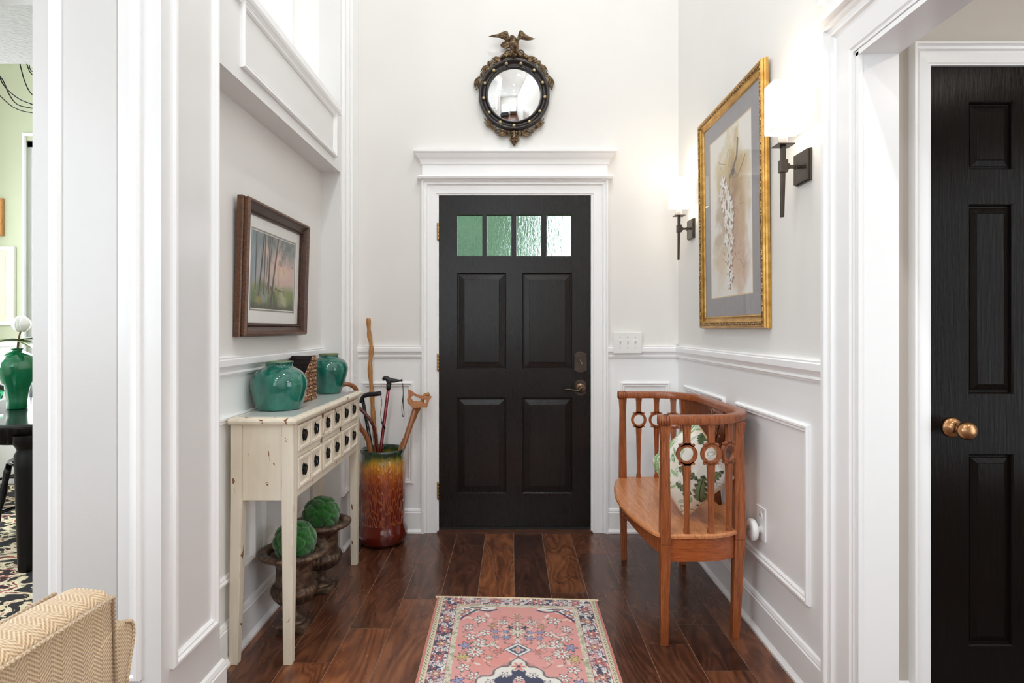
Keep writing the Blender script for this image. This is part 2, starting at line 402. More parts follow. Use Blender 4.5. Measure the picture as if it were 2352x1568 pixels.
def mat_woven():
    t = NT('woven_rattan'); co = t.coord('Object', (1, 1, 1)); vo = t.n('ShaderNodeTexVoronoi', feature='F1'); t.set(vo.inputs['Vector'], co); vo.inputs['Scale'].default_value = 95
    d = vo.outputs[0]; n = t.noise(co, 60, 3)
    t.p(col=t.ramp(t.math('ADD', d, t.math('MULTIPLY', n, .25)), (.3, lin((208, 166, 130))), (.6, lin((168, 124, 92))), (.85, lin((70, 48, 36)))), rough=.7); t.bump(d, -1.0, .006); return t.m
m_woven = mat_woven()
m_espresso = simple('espresso_wood', (38, 26, 24), .35, .15, 10)
m_red_metal = simple('burgundy_metal', (120, 22, 36), .22, .08, 20, metal=.5, coat=.5)
m_darkred = simple('mahogany_red_lacquer', (92, 34, 28), .22, .1, 20, coat=.5)
m_petal = simple('white_petal', (246, 246, 242), .5, .02, 10, sss=.1)
m_leaf = simple('magnolia_leaf', (96, 112, 48), .35, .25, 14)
m_stem = simple('brown_stem', (110, 84, 56), .7, .1, 20)
m_mat_white = simple('white_mat_board', (242, 241, 236), .8, .01, 5)
m_mat_grey = simple('grey_suede_mat', (150, 146, 148), .85, .03, 30)
m_mat_line = simple('taupe_mat_line', (150, 146, 134), .8)
m_fringe = simple('cotton_fringe', (222, 204, 172), .95, .08, 60, .5, 300)
m_outlet_slot = simple('outlet_slot', (70, 68, 64), .6)
m_siding = simple('porch_white', (210, 216, 214), .7)
def mat_foliage():
    t = NT('garden_foliage'); n = t.noise(t.coord(), 4.5, 6, .8, .6)
    t.p(col=t.ramp(n, (.36, lin((24, 96, 52))), (.5, lin((92, 176, 116))), (.62, lin((200, 240, 180)))), rough=.7); t.bump(n, 1, .3); return t.m
m_foliage = mat_foliage()
m_lawn = simple('lawn', (70, 110, 50), .9, .2, 6)
def mat_drug():
    t = NT('dining_rug_wool'); vo = t.n('ShaderNodeTexNoise'); t.set(vo.inputs[0], t.coord('Object', (1, 1.6, 1))); vo.inputs['Scale'].default_value = 7; vo.inputs['Detail'].default_value = 3; vo.inputs['Distortion'].default_value = 1.4
    t.p(col=t.ramp(vo.outputs[0], (.46, lin((26, 24, 28))), (.49, lin((206, 192, 158))), (.56, lin((222, 214, 190))), (.60, lin((168, 96, 80))), (.64, lin((30, 28, 32)))), rough=.95)
    t.m.node_tree.nodes[-1].color_ramp.interpolation = 'CONSTANT' if hasattr(t.m.node_tree.nodes[-1], 'color_ramp') else None
    return t.m
try: m_drug = mat_drug()
except Exception: m_drug = simple('dining_rug_wool', (60, 56, 52), .95, .4, 8)

# ------------------------------------------------------------------ the setting
def struct(name, mb, mat, label, **kw): return tag(mb.build(name, mat, **kw), label, None, None, 'structure')
GX0, GX1, GY0 = -4.3, 2.7, -6.0
# floor of long walnut planks
def build_floor():
    w = .1706; x0 = .0128 - 26 * w; vs = []; fs = []; tone = []; uvs = []; rnd = random.Random(11)
    g = .0013; cols = {-1: [(3.56, 2.62, .95), (2.62, 1.5, .5)], 0: [(3.56, 2.0, .02)], 1: [(3.56, 2.75, .72), (2.75, 1.2, .25)],
         2: [(3.56, 3.22, .4), (3.22, 1.9, .22)], 3: [(3.56, 3.05, .18), (3.05, 2.3, .28), (2.3, 1.0, .3)], 4: [(3.56, 2.45, .2), (2.45, 2.12, .12), (2.12, .8, .5)],
         5: [(3.56, 2.72, .3), (2.72, 1.2, .55)], -2: [(3.56, 3.35, .12), (3.35, 1.8, .16)], -3: [(3.56, 2.68, .22), (2.68, 1.2, .6)], -4: [(3.56, 2.42, .3), (2.42, 1.0, .9)],
         -5: [(3.56, 2.17, .33), (2.17, .9, .7)], -6: [(3.56, 2.9, .2), (2.9, 1.4, .25)]}
    for k in range(0, 41):
        idx = k - 26; xa, xb = x0 + k * w, x0 + (k + 1) * w
        if xa < GX0: continue
        seglist = list(cols.get(idx, []))
        y = seglist[-1][1] if seglist else 4.8
        if seglist: seglist = [(4.8, 3.56, .3)] + seglist
        while y > GY0:
            y2 = max(GY0, y - rnd.uniform(.7, 1.7)); seglist.append((y, y2, rnd.choice([.1, .2, .3, .5, .75]))); y = y2
        for ya, yb, tn in seglist:
            b = len(vs); vs += [(xa+g, yb+g, 0), (xb-g, yb+g, 0), (xb-g, ya-g, 0), (xa+g, ya-g, 0)]
            fs.append((b, b+1, b+2, b+3)); ou, ov = rnd.uniform(0, 50), rnd.uniform(0, 50)
            tone += [tn] * 4; uvs += [(ou, ov), (ou + w, ov), (ou + w, ov + ya - yb), (ou, ov + ya - yb)]
    b = len(vs); vs += [(GX0, GY0, -.0008), (GX1, GY0, -.0008), (GX1, 4.8, -.0008), (GX0, 4.8, -.0008)]; fs.append((b, b+1, b+2, b+3)); tone += [0] * 4; uvs += [(0, 0)] * 4
    b = len(vs); vs += [(GX0, GY0, -.1), (GX1, GY0, -.1), (GX1, 4.8, -.1), (GX0, 4.8, -.1)]; fs.append((b+3, b+2, b+1, b)); tone += [0] * 4; uvs += [(0, 0)] * 4
    me = bpy.data.meshes.new('floor'); me.from_pydata(vs, [], fs); uv = me.uv_layers.new(name='UVMap')
    for i, q in enumerate(uvs): uv.data[i].uv = q
    at = me.color_attributes.new('tone', 'FLOAT_COLOR', 'CORNER')
    for i, q in enumerate(tone): at.data[i].color = (q, q, q, 1)
    me.materials.append(m_floor); me.materials.append(m_seam_glint); me.polygons[len(fs) - 2].material_index = 1
    o = bpy.data.objects.new('floor', me); C.objects.link(o)
    tag(o, 'dark walnut plank floor running toward the front door', None, None, 'structure')
build_floor()
DX0, DX1, DZ0, DZ1 = -.4397, .4795, .024, 2.0476        # front door slab
# front wall (holds the front door and, further up left, the landing window)
mb = MB(); T = .14; y0, y1 = YW, YW + T; jx0, jx1, jz = DX0 - .012, DX1 + .012, DZ1 + .012
mb.box(-1.18, jx0, y0, y1, 0, 2.44); mb.box(jx1, XR + .12, y0, y1, 0, 2.44); mb.box(jx0, jx1, y0, y1, jz, 2.44)
mb.box(-1.42, XR + .12, y0, y1, 2.44, CEIL); mb.box(-2.2, -2.05, y0, y1, 2.44, CEIL)
mb.box(-2.05, -1.42, y0, y1, 2.44, 2.56); mb.box(-2.05, -1.42, y0, y1, 4.3, CEIL)
struct('wall_front', mb, m_wall, 'pale greige painted wall around the black front door')
# left wall: outer plane with recessed niche and the landing opening above
mb = MB(); X0 = XL - .12
mb.box(X0, XL, 1.589, 1.909, 0, CEIL)                       # near pilaster
mb.box(X0, XL, 3.255, YW, 0, CEIL)                          # far pilaster
mb.box(X0, XL, 1.909, 3.255, 2.105, 2.425)                  # band over the niche
mb.box(X0, XL, 1.909, 2.0, 2.425, CEIL)
mb.box(X0, XL, 2.0, 3.255, 4.2, CEIL)
struct('wall_left', mb, m_panelwall, 'white panelled wall with a recess and an opening above it')
mb = MB(); mb.box(-1.18, XN, 1.909 - .001, 3.2555, 0, 2.2)
struct('wall_niche', mb, m_wall, 'shallow recessed wall behind the cream console table')
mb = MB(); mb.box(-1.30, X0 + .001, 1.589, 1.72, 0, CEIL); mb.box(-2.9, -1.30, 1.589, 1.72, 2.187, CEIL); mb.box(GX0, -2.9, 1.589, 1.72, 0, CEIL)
struct('wall_dining', mb, m_nearwall_dim, 'white wall with a cased opening to the dining room')
# right wall with the cased opening to the hall
mb = MB(); mb.box(XR, XR + .117, 1.72, YW, 0, CEIL); mb.box(XR, XR + .117, .35, 1.72, 2.05, CEIL); mb.box(XR, XR + .117, GY0, .35, 0, CEIL)
struct('wall_right', mb, m_wall, 'pale greige wall with the gold framed picture and two sconces')
mb = MB(); mb.box(XR + .117, 1.28, 1.80, 1.92, 0, 2.5); mb.box(1.906, GX1, 1.80, 1.92, 0, 2.5); mb.box(1.28, 1.906, 1.80, 1.92, 2.05, 2.5)
mb.box(GX1, GX1 + .1, -.6, -.25, 0, 2.5); mb.box(GX1, GX1 + .1, 1.05, 1.92, 0, 2.5); mb.box(GX1, GX1 + .1, -.25, 1.05, 0, .45); mb.box(GX1, GX1 + .1, -.25, 1.05, 2.15, 2.5); mb.box(XR + .117, GX1, -.7, -.6, 0, 2.5)
struct('wall_hall', mb, m_hallpaint, 'warm greige hall wall around the black six panel door')
# outer shell of the big room, dining room and landing
mb = MB()
mb.box(GX0 - .12, XR + .2, GY0 - .12, GY0, 0, .8); mb.box(GX0 - .12, XR + .2, GY0 - .12, GY0, 4.35, CEIL)
mb.box(GX0 - .12, -3.95, GY0 - .12, GY0, .8, 4.35); mb.box(-1.25, -1.1, GY0 - .12, GY0, .8, 4.35); mb.box(.5, XR + .2, GY0 - .12, GY0, .8, 4.35); mb.box(-3.95, -1.25, GY0 - .12, GY0, 3.0, 4.35)
struct('wall_rear', mb, m_wall, 'rear wall of the living room with tall windows')
mb = MB(); mb.box(GX0 - .12, GX0, GY0, 4.8, 0, .9); mb.box(GX0 - .12, GX0, GY0, 4.8, 3.4, CEIL); mb.box(GX0 - .12, GX0, GY0, -3.75, .9, 3.4); mb.box(GX0 - .12, GX0, -1.1, 2.6, .9, 3.4); mb.box(GX0 - .12, GX0, 4.0, 4.8, .9, 3.4); mb.box(GX0 - .12, GX0, 2.6, 4.0, 2.5, 3.4)
struct('wall_side', mb, m_wall, 'far left wall of living and dining rooms with windows')
mb = MB(); mb.box(GX0, -3.914, 4.7, 4.8, 0, 3.7); mb.box(-2.95, -2.08, 4.7, 4.8, 0, 3.7); mb.box(-2.08, -1.07, 4.7, 4.8, 0, 2.5); mb.box(-3.914, -2.95, 4.7, 4.8, 0, .84); mb.box(-3.914, -2.95, 4.7, 4.8, 2.75, 3.7)
mb.box(-1.18, -1.06, YW + T, 4.8, 0, 2.5)
struct('wall_sage', mb, m_green, 'sage green dining room wall behind the framed pictures')
mb = MB(); mb.box(-2.2, -2.08, 1.72, YW, 2.545, CEIL); mb.box(-2.2, -2.08, YW + T, 4.8, 2.5, 3.7); struct('wall_landing', mb, m_panelwall, 'white side wall of the upper landing')
mb = MB(); mb.box(GX0, XR + .2, GY0, 4.8, CEIL, CEIL + .1)
struct('ceiling', mb, m_ceil, 'white ceiling high above the foyer')
mb = MB(); mb.box(GX0, -1.18, 1.72, 2.66, 2.44, 2.54); mb.box(-2.2, -1.07, 2.66, YW, 2.44, 2.54)
struct('ceiling_soffit', mb, m_popcorn, 'grey textured dropped ceiling at the dining room entry')
mb = MB(); mb.box(GX0, -2.2, 2.6, 4.8, 3.7, 3.8); mb.box(-2.08, -1.07, YW + T, 4.8, 2.5, 2.6); struct('ceiling_dining', mb, m_ceil, 'white dining room ceiling')
mb = MB(); mb.box(XR + .117, GX1, -.6, 1.8, 2.5, 2.6); struct('ceiling_hall', mb, m_ceil, 'white ceiling of the side hall')

# --- mouldings
PM = [(0, 0), (0, .009), (.005, .016), (.012, .016), (.018, .008), (.024, .011), (.030, .004), (.030, 0)]   # applied panel moulding
mb = MB()
frame(mb, front, -.912, -.596, .297, .914, PM); frame(mb, front, .66, .962, .297, .914, PM)
struct('trim_1', mb, m_trim, 'white rectangular wainscot mouldings either side of the front door')
mb = MB(); frame(mb, right, 1.983, 2.629, .297, .910, PM); frame(mb, right, 2.774, 3.415, .297, .910, PM)
struct('trim_2', mb, m_trim, 'white rectangular wainscot mouldings on the right wall behind the settee')
mb = MB(); frame(mb, niche, 1.98, 2.40, .297, .914, PM); frame(mb, niche, 2.49, 3.16, .297, .914, PM)
struct('trim_3', mb, m_trim, 'white rectangular wainscot mouldings behind the console table')
mb = MB(); frame(mb, left, 1.629, 1.881, .29, 4.5, PM); frame(mb, left, 3.275, 3.385, .297, 4.5, PM)
struct('trim_4', mb, m_trim, 'tall narrow panel mouldings on the left pilasters')
mb = MB(); frame(mb, nearwall, -1.25, -1.004, .286, 4.5, PM)
struct('trim_5', mb, m_trim, 'tall panel moulding on the white wall beside the dining room opening')
mb = MB(); frame(mb, left, 2.05, 3.15, 2.155, 2.40, PM)
struct('trim_6', mb, m_trim, 'long horizontal panel moulding over the recess')
# stepped cap below the landing opening
mb = MB(); mb.prism([(0, 2.375), (.010, 2.375), (.014, 2.388), (.024, 2.40), (.028, 2.41), (.028, 2.437), (0, 2.437)], lambda a, z, y: (XL + a, y, z), 2.0, 3.17)
mb.box(XL - .125, XL + .004, 1.99, 3.26, 2.425, 2.437)
struct('trim_7', mb, m_trim, 'white stepped ledge along the landing opening')
mb = MB(); mb.box(XL, XL + .012, 3.40, 3.43, .15, CEIL); mb.box(XL, XL + .02, 3.43, YW - .001, 0, CEIL)
struct('trim_8', mb, m_trim, 'narrow upright casing in the left corner of the door wall')
mb = MB(); frame(mb, lambda a, z, h: (a, YW - h, z), -1.36, -1.10, 2.715, 4.4, PM); struct('trim_9', mb, m_trim, 'tall panel moulding seen through the landing opening')
# white boarding below the chair rail
mb = MB(); mb.box(-.951, -.55, YW - .0015, YW, 0, 1.065); mb.box(.58, XR, YW - .0015, YW, 0, 1.065); struct('wainscot_front', mb, m_wall_low, 'white wainscot either side of the front door')
mb = MB(); mb.box(XR - .0015, XR, 1.862, YW, 0, 1.065); struct('wainscot_right', mb, m_wall_low, 'white wainscot behind the settee')
mb = MB(); mb.box(XN, XN + .0015, 1.909, 3.255, 0, 1.065); struct('wainscot_niche', mb, m_wall_low, 'white wainscot behind the console table')
# chair rail
CR = [(0, 0), (.010, 0), (.012, .006), (.016, .010), (.010, .018), (.016, .030), (.026, .040), (.026, .062), (.020, .066), (.022, .071), (.016, .075), (0, .075)]
def rail(name, fn, a0, a1, z, label):
    mb = MB(); mb.prism(CR, lambda h, zz, a: fn(a, z + zz, h), a0, a1); return struct(name, mb, m_trim, label)
rail('trim_10', front, -.931, -.543, 1.060, 'white chair rail between the corner and the front door casing')
rail('trim_11', front, .583, XR, 1.060, 'white chair rail between the front door casing and the right corner')
rail('trim_12', right, 1.865, YW, 1.060, 'white chair rail along the right wall under the picture')
rail('trim_13', niche, 1.909, 3.255, 1.060, 'white chair rail in the recess behind the teal jars')
# baseboards
BB = [(0, 0), (.026, 0), (.026, .010), (.018, .022), (.015, .028), (.015, .128), (.010, .132), (.013, .138), (.008, .150), (0, .156)]
def base(name, fn, a0, a1, label, zs=1):
    mb = MB(); mb.prism(BB, lambda h, zz, a: fn(a, zz * zs, h), a0, a1); return struct(name, mb, m_trim, label)
base('baseboard_front', front, -.931, -.543, 'white baseboard left of the front door', .95)
base('baseboard_front_right', front, .583, XR, 'white baseboard right of the front door', .95)
base('baseboard_right', right, 1.865, YW, 'tall white baseboard along the right wall')
base('baseboard_niche', niche, 1.909, 3.255, 'tall white baseboard in the recess behind the console')
base('baseboard_left', left, 1.575, 1.925, 'tall white baseboard on the near left pilaster')
base('baseboard_left_far', left, 3.24, 3.43, 'white baseboard on the far left pilaster')
base('baseboard_dining', nearwall, -1.30, -.93, 'white baseboard beside the dining room opening')
base('baseboard_hall', hall, 1.131, 1.222, 'short white baseboard in the side hall')
# front door casing with crown
CS = [(0, 0), (0, .030), (.010, .030), (.014, .020), (.024, .018), (.030, .022), (.034, .014), (.040, .012), (.084, .010), (.088, .006), (.094, .006), (.094, 0)]
cx, hw = .0199, .563
mb = MB(); frame(mb, front, cx - hw, cx + hw, 0, 2.142, CS, 3)
mb.box(DX0 - .012, DX0 - .003, YW - .004, YW + .10, 0, DZ1 + .012); mb.box(DX1 + .003, DX1 + .012, YW - .004, YW + .10, 0, DZ1 + .012); mb.box(DX0 - .012, DX1 + .012, YW - .004, YW + .10, DZ1 + .003, DZ1 + .012)
def slab3(mb, hw0, hw1, p0, p1, z0, z1):            # tapered block on the front wall
    mb.hexa([(cx-hw0, YW-p0, z0), (cx+hw0, YW-p0, z0), (cx+hw0, YW, z0), (cx-hw0, YW, z0)], [(cx-hw1, YW-p1, z1), (cx+hw1, YW-p1, z1), (cx+hw1, YW, z1), (cx-hw1, YW, z1)])
slab3(mb, .588, .592, .045, .050, 2.140, 2.152); slab3(mb, .590, .576, .048, .030, 2.152, 2.166)
slab3(mb, .561, .561, .022, .022, 2.166, 2.232)
slab3(mb, .570, .570, .028, .028, 2.232, 2.242)
for (h0, z0), (h1, z1) in zip([(0, 2.242), (.005, 2.256), (.018, 2.270), (.030, 2.290), (.040, 2.298)], [(.005, 2.256), (.018, 2.270), (.030, 2.290), (.040, 2.298), (.040, 2.314)]):
    slab3(mb, .570 + h0, .570 + h1, .028 + h0, .028 + h1, z0, z1)
struct('trim_14', mb, m_trim, 'white casing and crown moulding around the front door')
# hall opening casing on the right wall (inner edge at Y 1.72, head at 2.05)
mb = MB(); frame(mb, right, .205, 1.866, 0, 2.19, [(d * 1.45, h) for d, h in CS], 3)
for p, z0, z1, e in [(.050, 2.19, 2.212, .03), (.022, 2.212, 2.275, 0), (.035, 2.275, 2.30, .01), (.050, 2.30, 2.325, .026), (.068, 2.325, 2.35, .042)]:
    mb.box(XR - p, XR, .205 - e, 1.866 + e, z0, z1)
mb.box(XR - .002, XR + .118, 1.712, 1.722, 0, 2.052); mb.box(XR - .002, XR + .118, .34, 1.722, 2.042, 2.052)
mb.box(XR - .004, XR + .008, 1.706, 1.72, 0, 2.046); mb.box(XR - .004, XR + .008, .35, 1.72, 2.036, 2.05)
struct('trim_15', mb, m_trim, 'white casing of the wide opening to the side hall')
mb = MB(); frame(mb, hall, 1.220, 1.966, 0, 2.1065, [(d * .66, h) for d, h in CS], 3)
mb.box(1.276, 1.286, 1.796, 1.90, 0, 2.055); mb.box(1.902, 1.91, 1.796, 1.90, 0, 2.055); mb.box(1.276, 1.91, 1.796, 1.90, 2.046, 2.055)
struct('trim_16', mb, m_trim, 'white casing around the black hall door')
mb = MB(); mb.prism(CR, lambda h, zz, a: (a, 4.7 - h, 1.06 + zz), GX0, -3.95); mb.box(GX0, -3.93, 4.685, 4.70, 0, 1.06)
frame(mb, lambda a, z, h: (a, 4.7 - h, z), -3.914, -2.90, .80, 2.80, [(0, 0), (0, .02), (.02, .02), (.02, 0)])
struct('trim_17', mb, m_trim, 'white wainscot and window casing in the dining room')

# --- doors
def door(name, fn, x0, x1, z0, z1, lites, panels, mat, label, th=.044, bev=.036, rec=.010):
    root = thing(name, fn((x0+x1)/2, 0, 0), label, None, None, 'structure')
    xs = sorted({x0, x1} | {p[0] for p in lites + panels} | {p[1] for p in lites + panels}); zs = sorted({z0, z1} | {p[2] for p in lites + panels} | {p[3] for p in lites + panels})
    mb = MB()
    for xa, xb in zip(xs, xs[1:]):
        for za, zb in zip(zs, zs[1:]):
            mx, mz = (xa+xb)/2, (za+zb)/2
            if any(p[0] < mx < p[1] and p[2] < mz < p[3] for p in lites + panels): continue
            mb.prism([(xa, za), (xb, za), (xb, zb), (xa, zb)], fn, 0, -th)
    mb.build('slab', mat, root)
    for p in panels:
        m = MB(); r = rec
        frame(m, fn, *p, [(0, 0), (.004, -.004), (.006, -r), (.010, -r), (.012, -r + .002), (bev, -.003), (bev + .002, -.001), (bev + .002, -.001)])
        d = bev + .002; m.add([fn(p[0]+d, p[2]+d, -.001), fn(p[1]-d, p[2]+d, -.001), fn(p[1]-d, p[3]-d, -.001), fn(p[0]+d, p[3]-d, -.001)], [(0, 1, 2, 3)])
        m.prism([(p[0], p[2]), (p[1], p[2]), (p[1], p[3]), (p[0], p[3])], fn, -.016, -.03)
        m.build('raised_panel', mat, root)
    return root
d1 = door('door_1', front, DX0, DX1, DZ0, DZ1, [(-.3338, -.1722, 1.677, 1.934), (-.155, .005, 1.677, 1.934), (.025, .187, 1.677, 1.934), (.2106, .3695, 1.677, 1.934)],
     [(-.331, -.033, .991, 1.5776), (.066, .3695, .991, 1.5776), (-.331, -.033, .2357, .8184), (.066, .3695, .2357, .8184)], m_door, 'black front door with four small panes above four raised panels', bev=.042)
for xa, xb in [(-.3338, -.1722), (-.155, .005), (.025, .187), (.2106, .3695)]:
    m = MB(); m.box(xa - .002, xb + .002, YW + .018, YW + .024, 1.675, 1.936); m.build('glass_pane', m_rain, d1)
    m = MB(); frame(m, front, xa, xb, 1.677, 1.934, [(0, .002), (.004, .002), (.007, -.016), (.007, -.018)]); m.build('glazing_bead', m_door, d1)
for v in (512, 812, 1106):
    z1, z0 = H - (v - 755) / 377.5, H - (v + 40 - 755) / 377.5
    m = MB(); m.lathe([(0, z0), (.006, z0), (.0075, z0+.002)] + [q for k in range(1, 5) for q in ((.0075, z0 + (z1-z0)*k/5 - .001), (.0068, z0 + (z1-z0)*k/5), (.0075, z0 + (z1-z0)*k/5 + .001))] + [(.0075, z1-.002), (.006, z1), (0, z1)], (DX0 - .006, YW - .006, 0), 12)
    m.build('hinge', m_brass, d1, True)
def escut(mb, cxp, cz, w, h, th, ears=.006):
    pts = []; hw_, hh = w/2, h/2
    for i in range(13):
        t = PI * i / 12; pts.append((cxp + (hw_-.010) * math.cos(t), cz + hh - .012 + .012 * math.sin(t)))
    pts = [(cxp + hw_ + ears*.3, cz + hh - .010), (cxp + hw_, cz + hh - .014)][::-1] + [(cxp + hw_ + ears * .3, cz + hh - .010)] + pts + [(cxp - hw_ - ears*.3, cz + hh - .010), (cxp - hw_, cz + hh - .016)]
    low = [(x, 2 * cz - z) for x, z in pts][::-1]
    mb.prism(pts + low, front, 0, th)
m = MB(); escut(m, .418, 1.035, .076, .128, .016)
o = m.build('deadbolt', m_orb, d1, False, .002)
m = MB(); m.prism([(.410, 1.048), (.4165, 1.052), (.4285, 1.026), (.422, 1.021)], front, .016, .034); m.build('thumb_turn', simple('worn_thumb_turn', (150, 128, 112), .3, .1, 30, metal=.8), o, False, .0015)
m = MB(); escut(m, .418, .878, .072, .098, .010); o = m.build('lever_handle', m_orb, d1, False, .002)
m = MB(); m.xf = Matrix.Translation((.418, YW - .010, .880)) @ Matrix.Rotation(PI/2, 4, 'X'); m.lathe([(.030, 0), (.030, .006), (.024, .012), (.014, .016), (.011, .045), (.013, .050), (0, .052)], n=24)
m.build('rose', simple('rubbed_bronze_rose', (140, 112, 90), .28, .2, 30, metal=.85), o, True)
m = MB(); lv = [(.424, .880), (.412, .879), (.405, .868), (.395, .864), (.375, .868), (.350, .874), (.325, .873), (.312, .869)]
m.tube([(x, YW - .055, z) for x, z in lv], [.009, .009, .008, .0075, .007, .0065, .006, .004], 10); m.build('lever', m_orb, o, True)
m = MB(); m.box(DX0 - .01, DX1 + .01, YW - .03, YW + .10, 0, .012); m.box(DX0, DX1, YW - .006, YW, .012, .022); struct('trim_18', m, m_threshold, 'worn wooden threshold under the front door')
m = MB(); m.box(DX0 + .002, DX1 - .002, YW - .010, YW + .002, .024, .034); m.build('door_sweep', m_black_rubber, d1)
d2 = door('door_2', lambda a, z, h: (a, 1.803 - h, z), 1.289, 1.899, .01, 2.043, [], [(1.408, 1.546, 1.728, 1.937), (1.642, 1.780, 1.728, 1.937), (1.408, 1.546, 1.036, 1.621), (1.642, 1.780, 1.036, 1.621), (1.408, 1.546, .26, .851), (1.642, 1.780, .26, .851)], m_door2, 'black six panel hall door at the right edge', bev=.028, rec=.012)
m = MB(); m.xf = Matrix.Translation((1.355, 1.803, .934)) @ Matrix.Rotation(PI/2, 4, 'X')
m.lathe([(0, 0), (.031, 0), (.031, .004), (.027, .008), (.020, .010), (.011, .016), (.010, .034), (.014, .040), (.024, .048), (.0275, .058), (.0265, .068), (.020, .076), (.010, .079), (0, .080)], n=32); m.build('door_knob', m_copper, d2, True)
# --- windows
def window(name, x0, x1, z0, z1, y, nx, nz, label, axis='y', w=.045):
    root = thing(name, (x0 if axis == 'y' else y, y if axis == 'y' else x0, z0), label, None, None, 'structure'); mb = MB()
    fn = (lambda a, z, h: (a, y + h, z)) if axis == 'y' else (lambda a, z, h: (y + h, a, z))
    def bar(a0, a1, b0, b1, t=.03): mb.prism([(a0, b0), (a1, b0), (a1, b1), (a0, b1)], fn, -t/2, t/2)
    bar(x0, x0+w, z0, z1); bar(x1-w, x1, z0, z1); bar(x0, x1, z0, z0+w); bar(x0, x1, z1-w, z1)
    for i in range(1, nx): a = x0 + (x1-x0)*i/nx; bar(a-.012, a+.012, z0, z1, .024)
    for i in range(1, nz): b = z0 + (z1-z0)*i/nz; bar(x0, x1, b-.012, b+.012, .024)
    mb.build('window_frame', m_trim, root)
    m2 = MB(); m2.prism([(x0+.01, z0+.01), (x1-.01, z0+.01), (x1-.01, z1-.01), (x0+.01, z1-.01)], fn, -.002, .002); m2.build('window_pane', m_pane, root)
window('window_1', -2.05, -1.42, 2.56, 4.3, YW + .07, 2, 3, 'bright landing window seen through the upper left opening')
window('window_2', -3.914, -2.95, .84, 2.75, 4.75, 2, 2, 'bright dining room window beside the sage wall')
window('window_3', -3.95, -1.25, .8, 3.0, GY0 - .06, 4, 2, 'wide living room window behind the viewer')
window('window_4', -1.1, .5, .8, 4.35, GY0 - .06, 2, 4, 'tall living room window behind the viewer')
window('window_5', -3.75, -1.1, .9, 3.4, GX0 - .06, 3, 2, 'side window of the living room', 'x')
window('window_6', 2.6, 4.0, .9, 2.5, GX0 - .06, 2, 2, 'side window of the dining room', 'x')
window('window_7', -.25, 1.05, .45, 2.15, GX1 + .05, 2, 2, 'side hall window facing the garden', 'x')
# ceiling lamps
for i, (x, y, p) in enumerate(LAMPS):
    r = .11 if y > 1 else .09
    o = thing('ceiling_light', (x, y, CEIL - .05), ['round ceiling light above the front door end of the foyer', 'round ceiling light directly above the foyer entrance', 'round ceiling light on the left of the living room', 'round ceiling light in the middle of the living room', 'round ceiling light in the rear left of the living room', 'round ceiling light in the rear middle of the living room'][i], 'ceiling light', 'round ceiling lights')
    m = MB(); m.lathe([(r * .86, CEIL - .02), (r * .9, CEIL - .028), (r, CEIL - .02), (r, CEIL)], (x, y, 0), 32); m.build('trim_ring', m_white_plastic, o, True)
    m = MB(); m.lathe([(0, CEIL - .004), (r * .86, CEIL - .004), (r*.86, CEIL - .02)], (x, y, 0), 32); m.build('lamp_face', m_lampface, o)
o = thing('hall_ceiling_light', (1.95, .55, 2.45), 'round ceiling light in the side hall', 'ceiling light')
m = MB(); m.lathe([(.12, 2.47), (.13, 2.48), (.13, 2.5)], (1.95, .55, 0), 32); m.build('trim_ring', m_white_plastic, o, True)
m = MB(); m.lathe([(0, 2.488), (.12, 2.488), (.12, 2.47)], (1.95, .55, 0), 32); m.build('lamp_face', m_lampface, o)

# ------------------------------------------------------------------ outdoors beyond the front door
m = MB(); m.box(-9, 9, 4.95, 22, -.3, -.152); tag(m.build('lawn', m_lawn), 'green lawn outside beyond the front door', 'lawn', None, 'stuff')
for i, (x, y, r, lab) in enumerate([(-5.6, 9.4, 1.9, 'rounded green tree outside seen through the leftmost door pane'), (-1.47, 9.0, 1.95, 'green tree outside behind the middle panes of the front door')]):
    rr = random.Random(i + 3); ph = [(rr.uniform(0, 6), rr.uniform(2, 6)) for _ in range(9)]
    o = thing('garden_tree', (x, y, -.15), lab, 'tree', 'garden trees outside the front door')
    m = MB(); m.ball((x, y, 2.6), (r, r * .6, 2.35), 60, 40, lambda d: 1 + sum(.035 * math.sin(b * d.x * 1.7 + a) * math.cos(b * d.z * 1.9 + a) * math.sin(b * d.y + a) for a, b in [(p_, q * 2.2) for p_, q in ph]))
    m.build('foliage', m_foliage, o, True)
    m = MB(); m.tube([(x, y, -.149), (x + .05, y, 1.2)], [.16, .12], 12); m.build('trunk', m_stem, o, True)

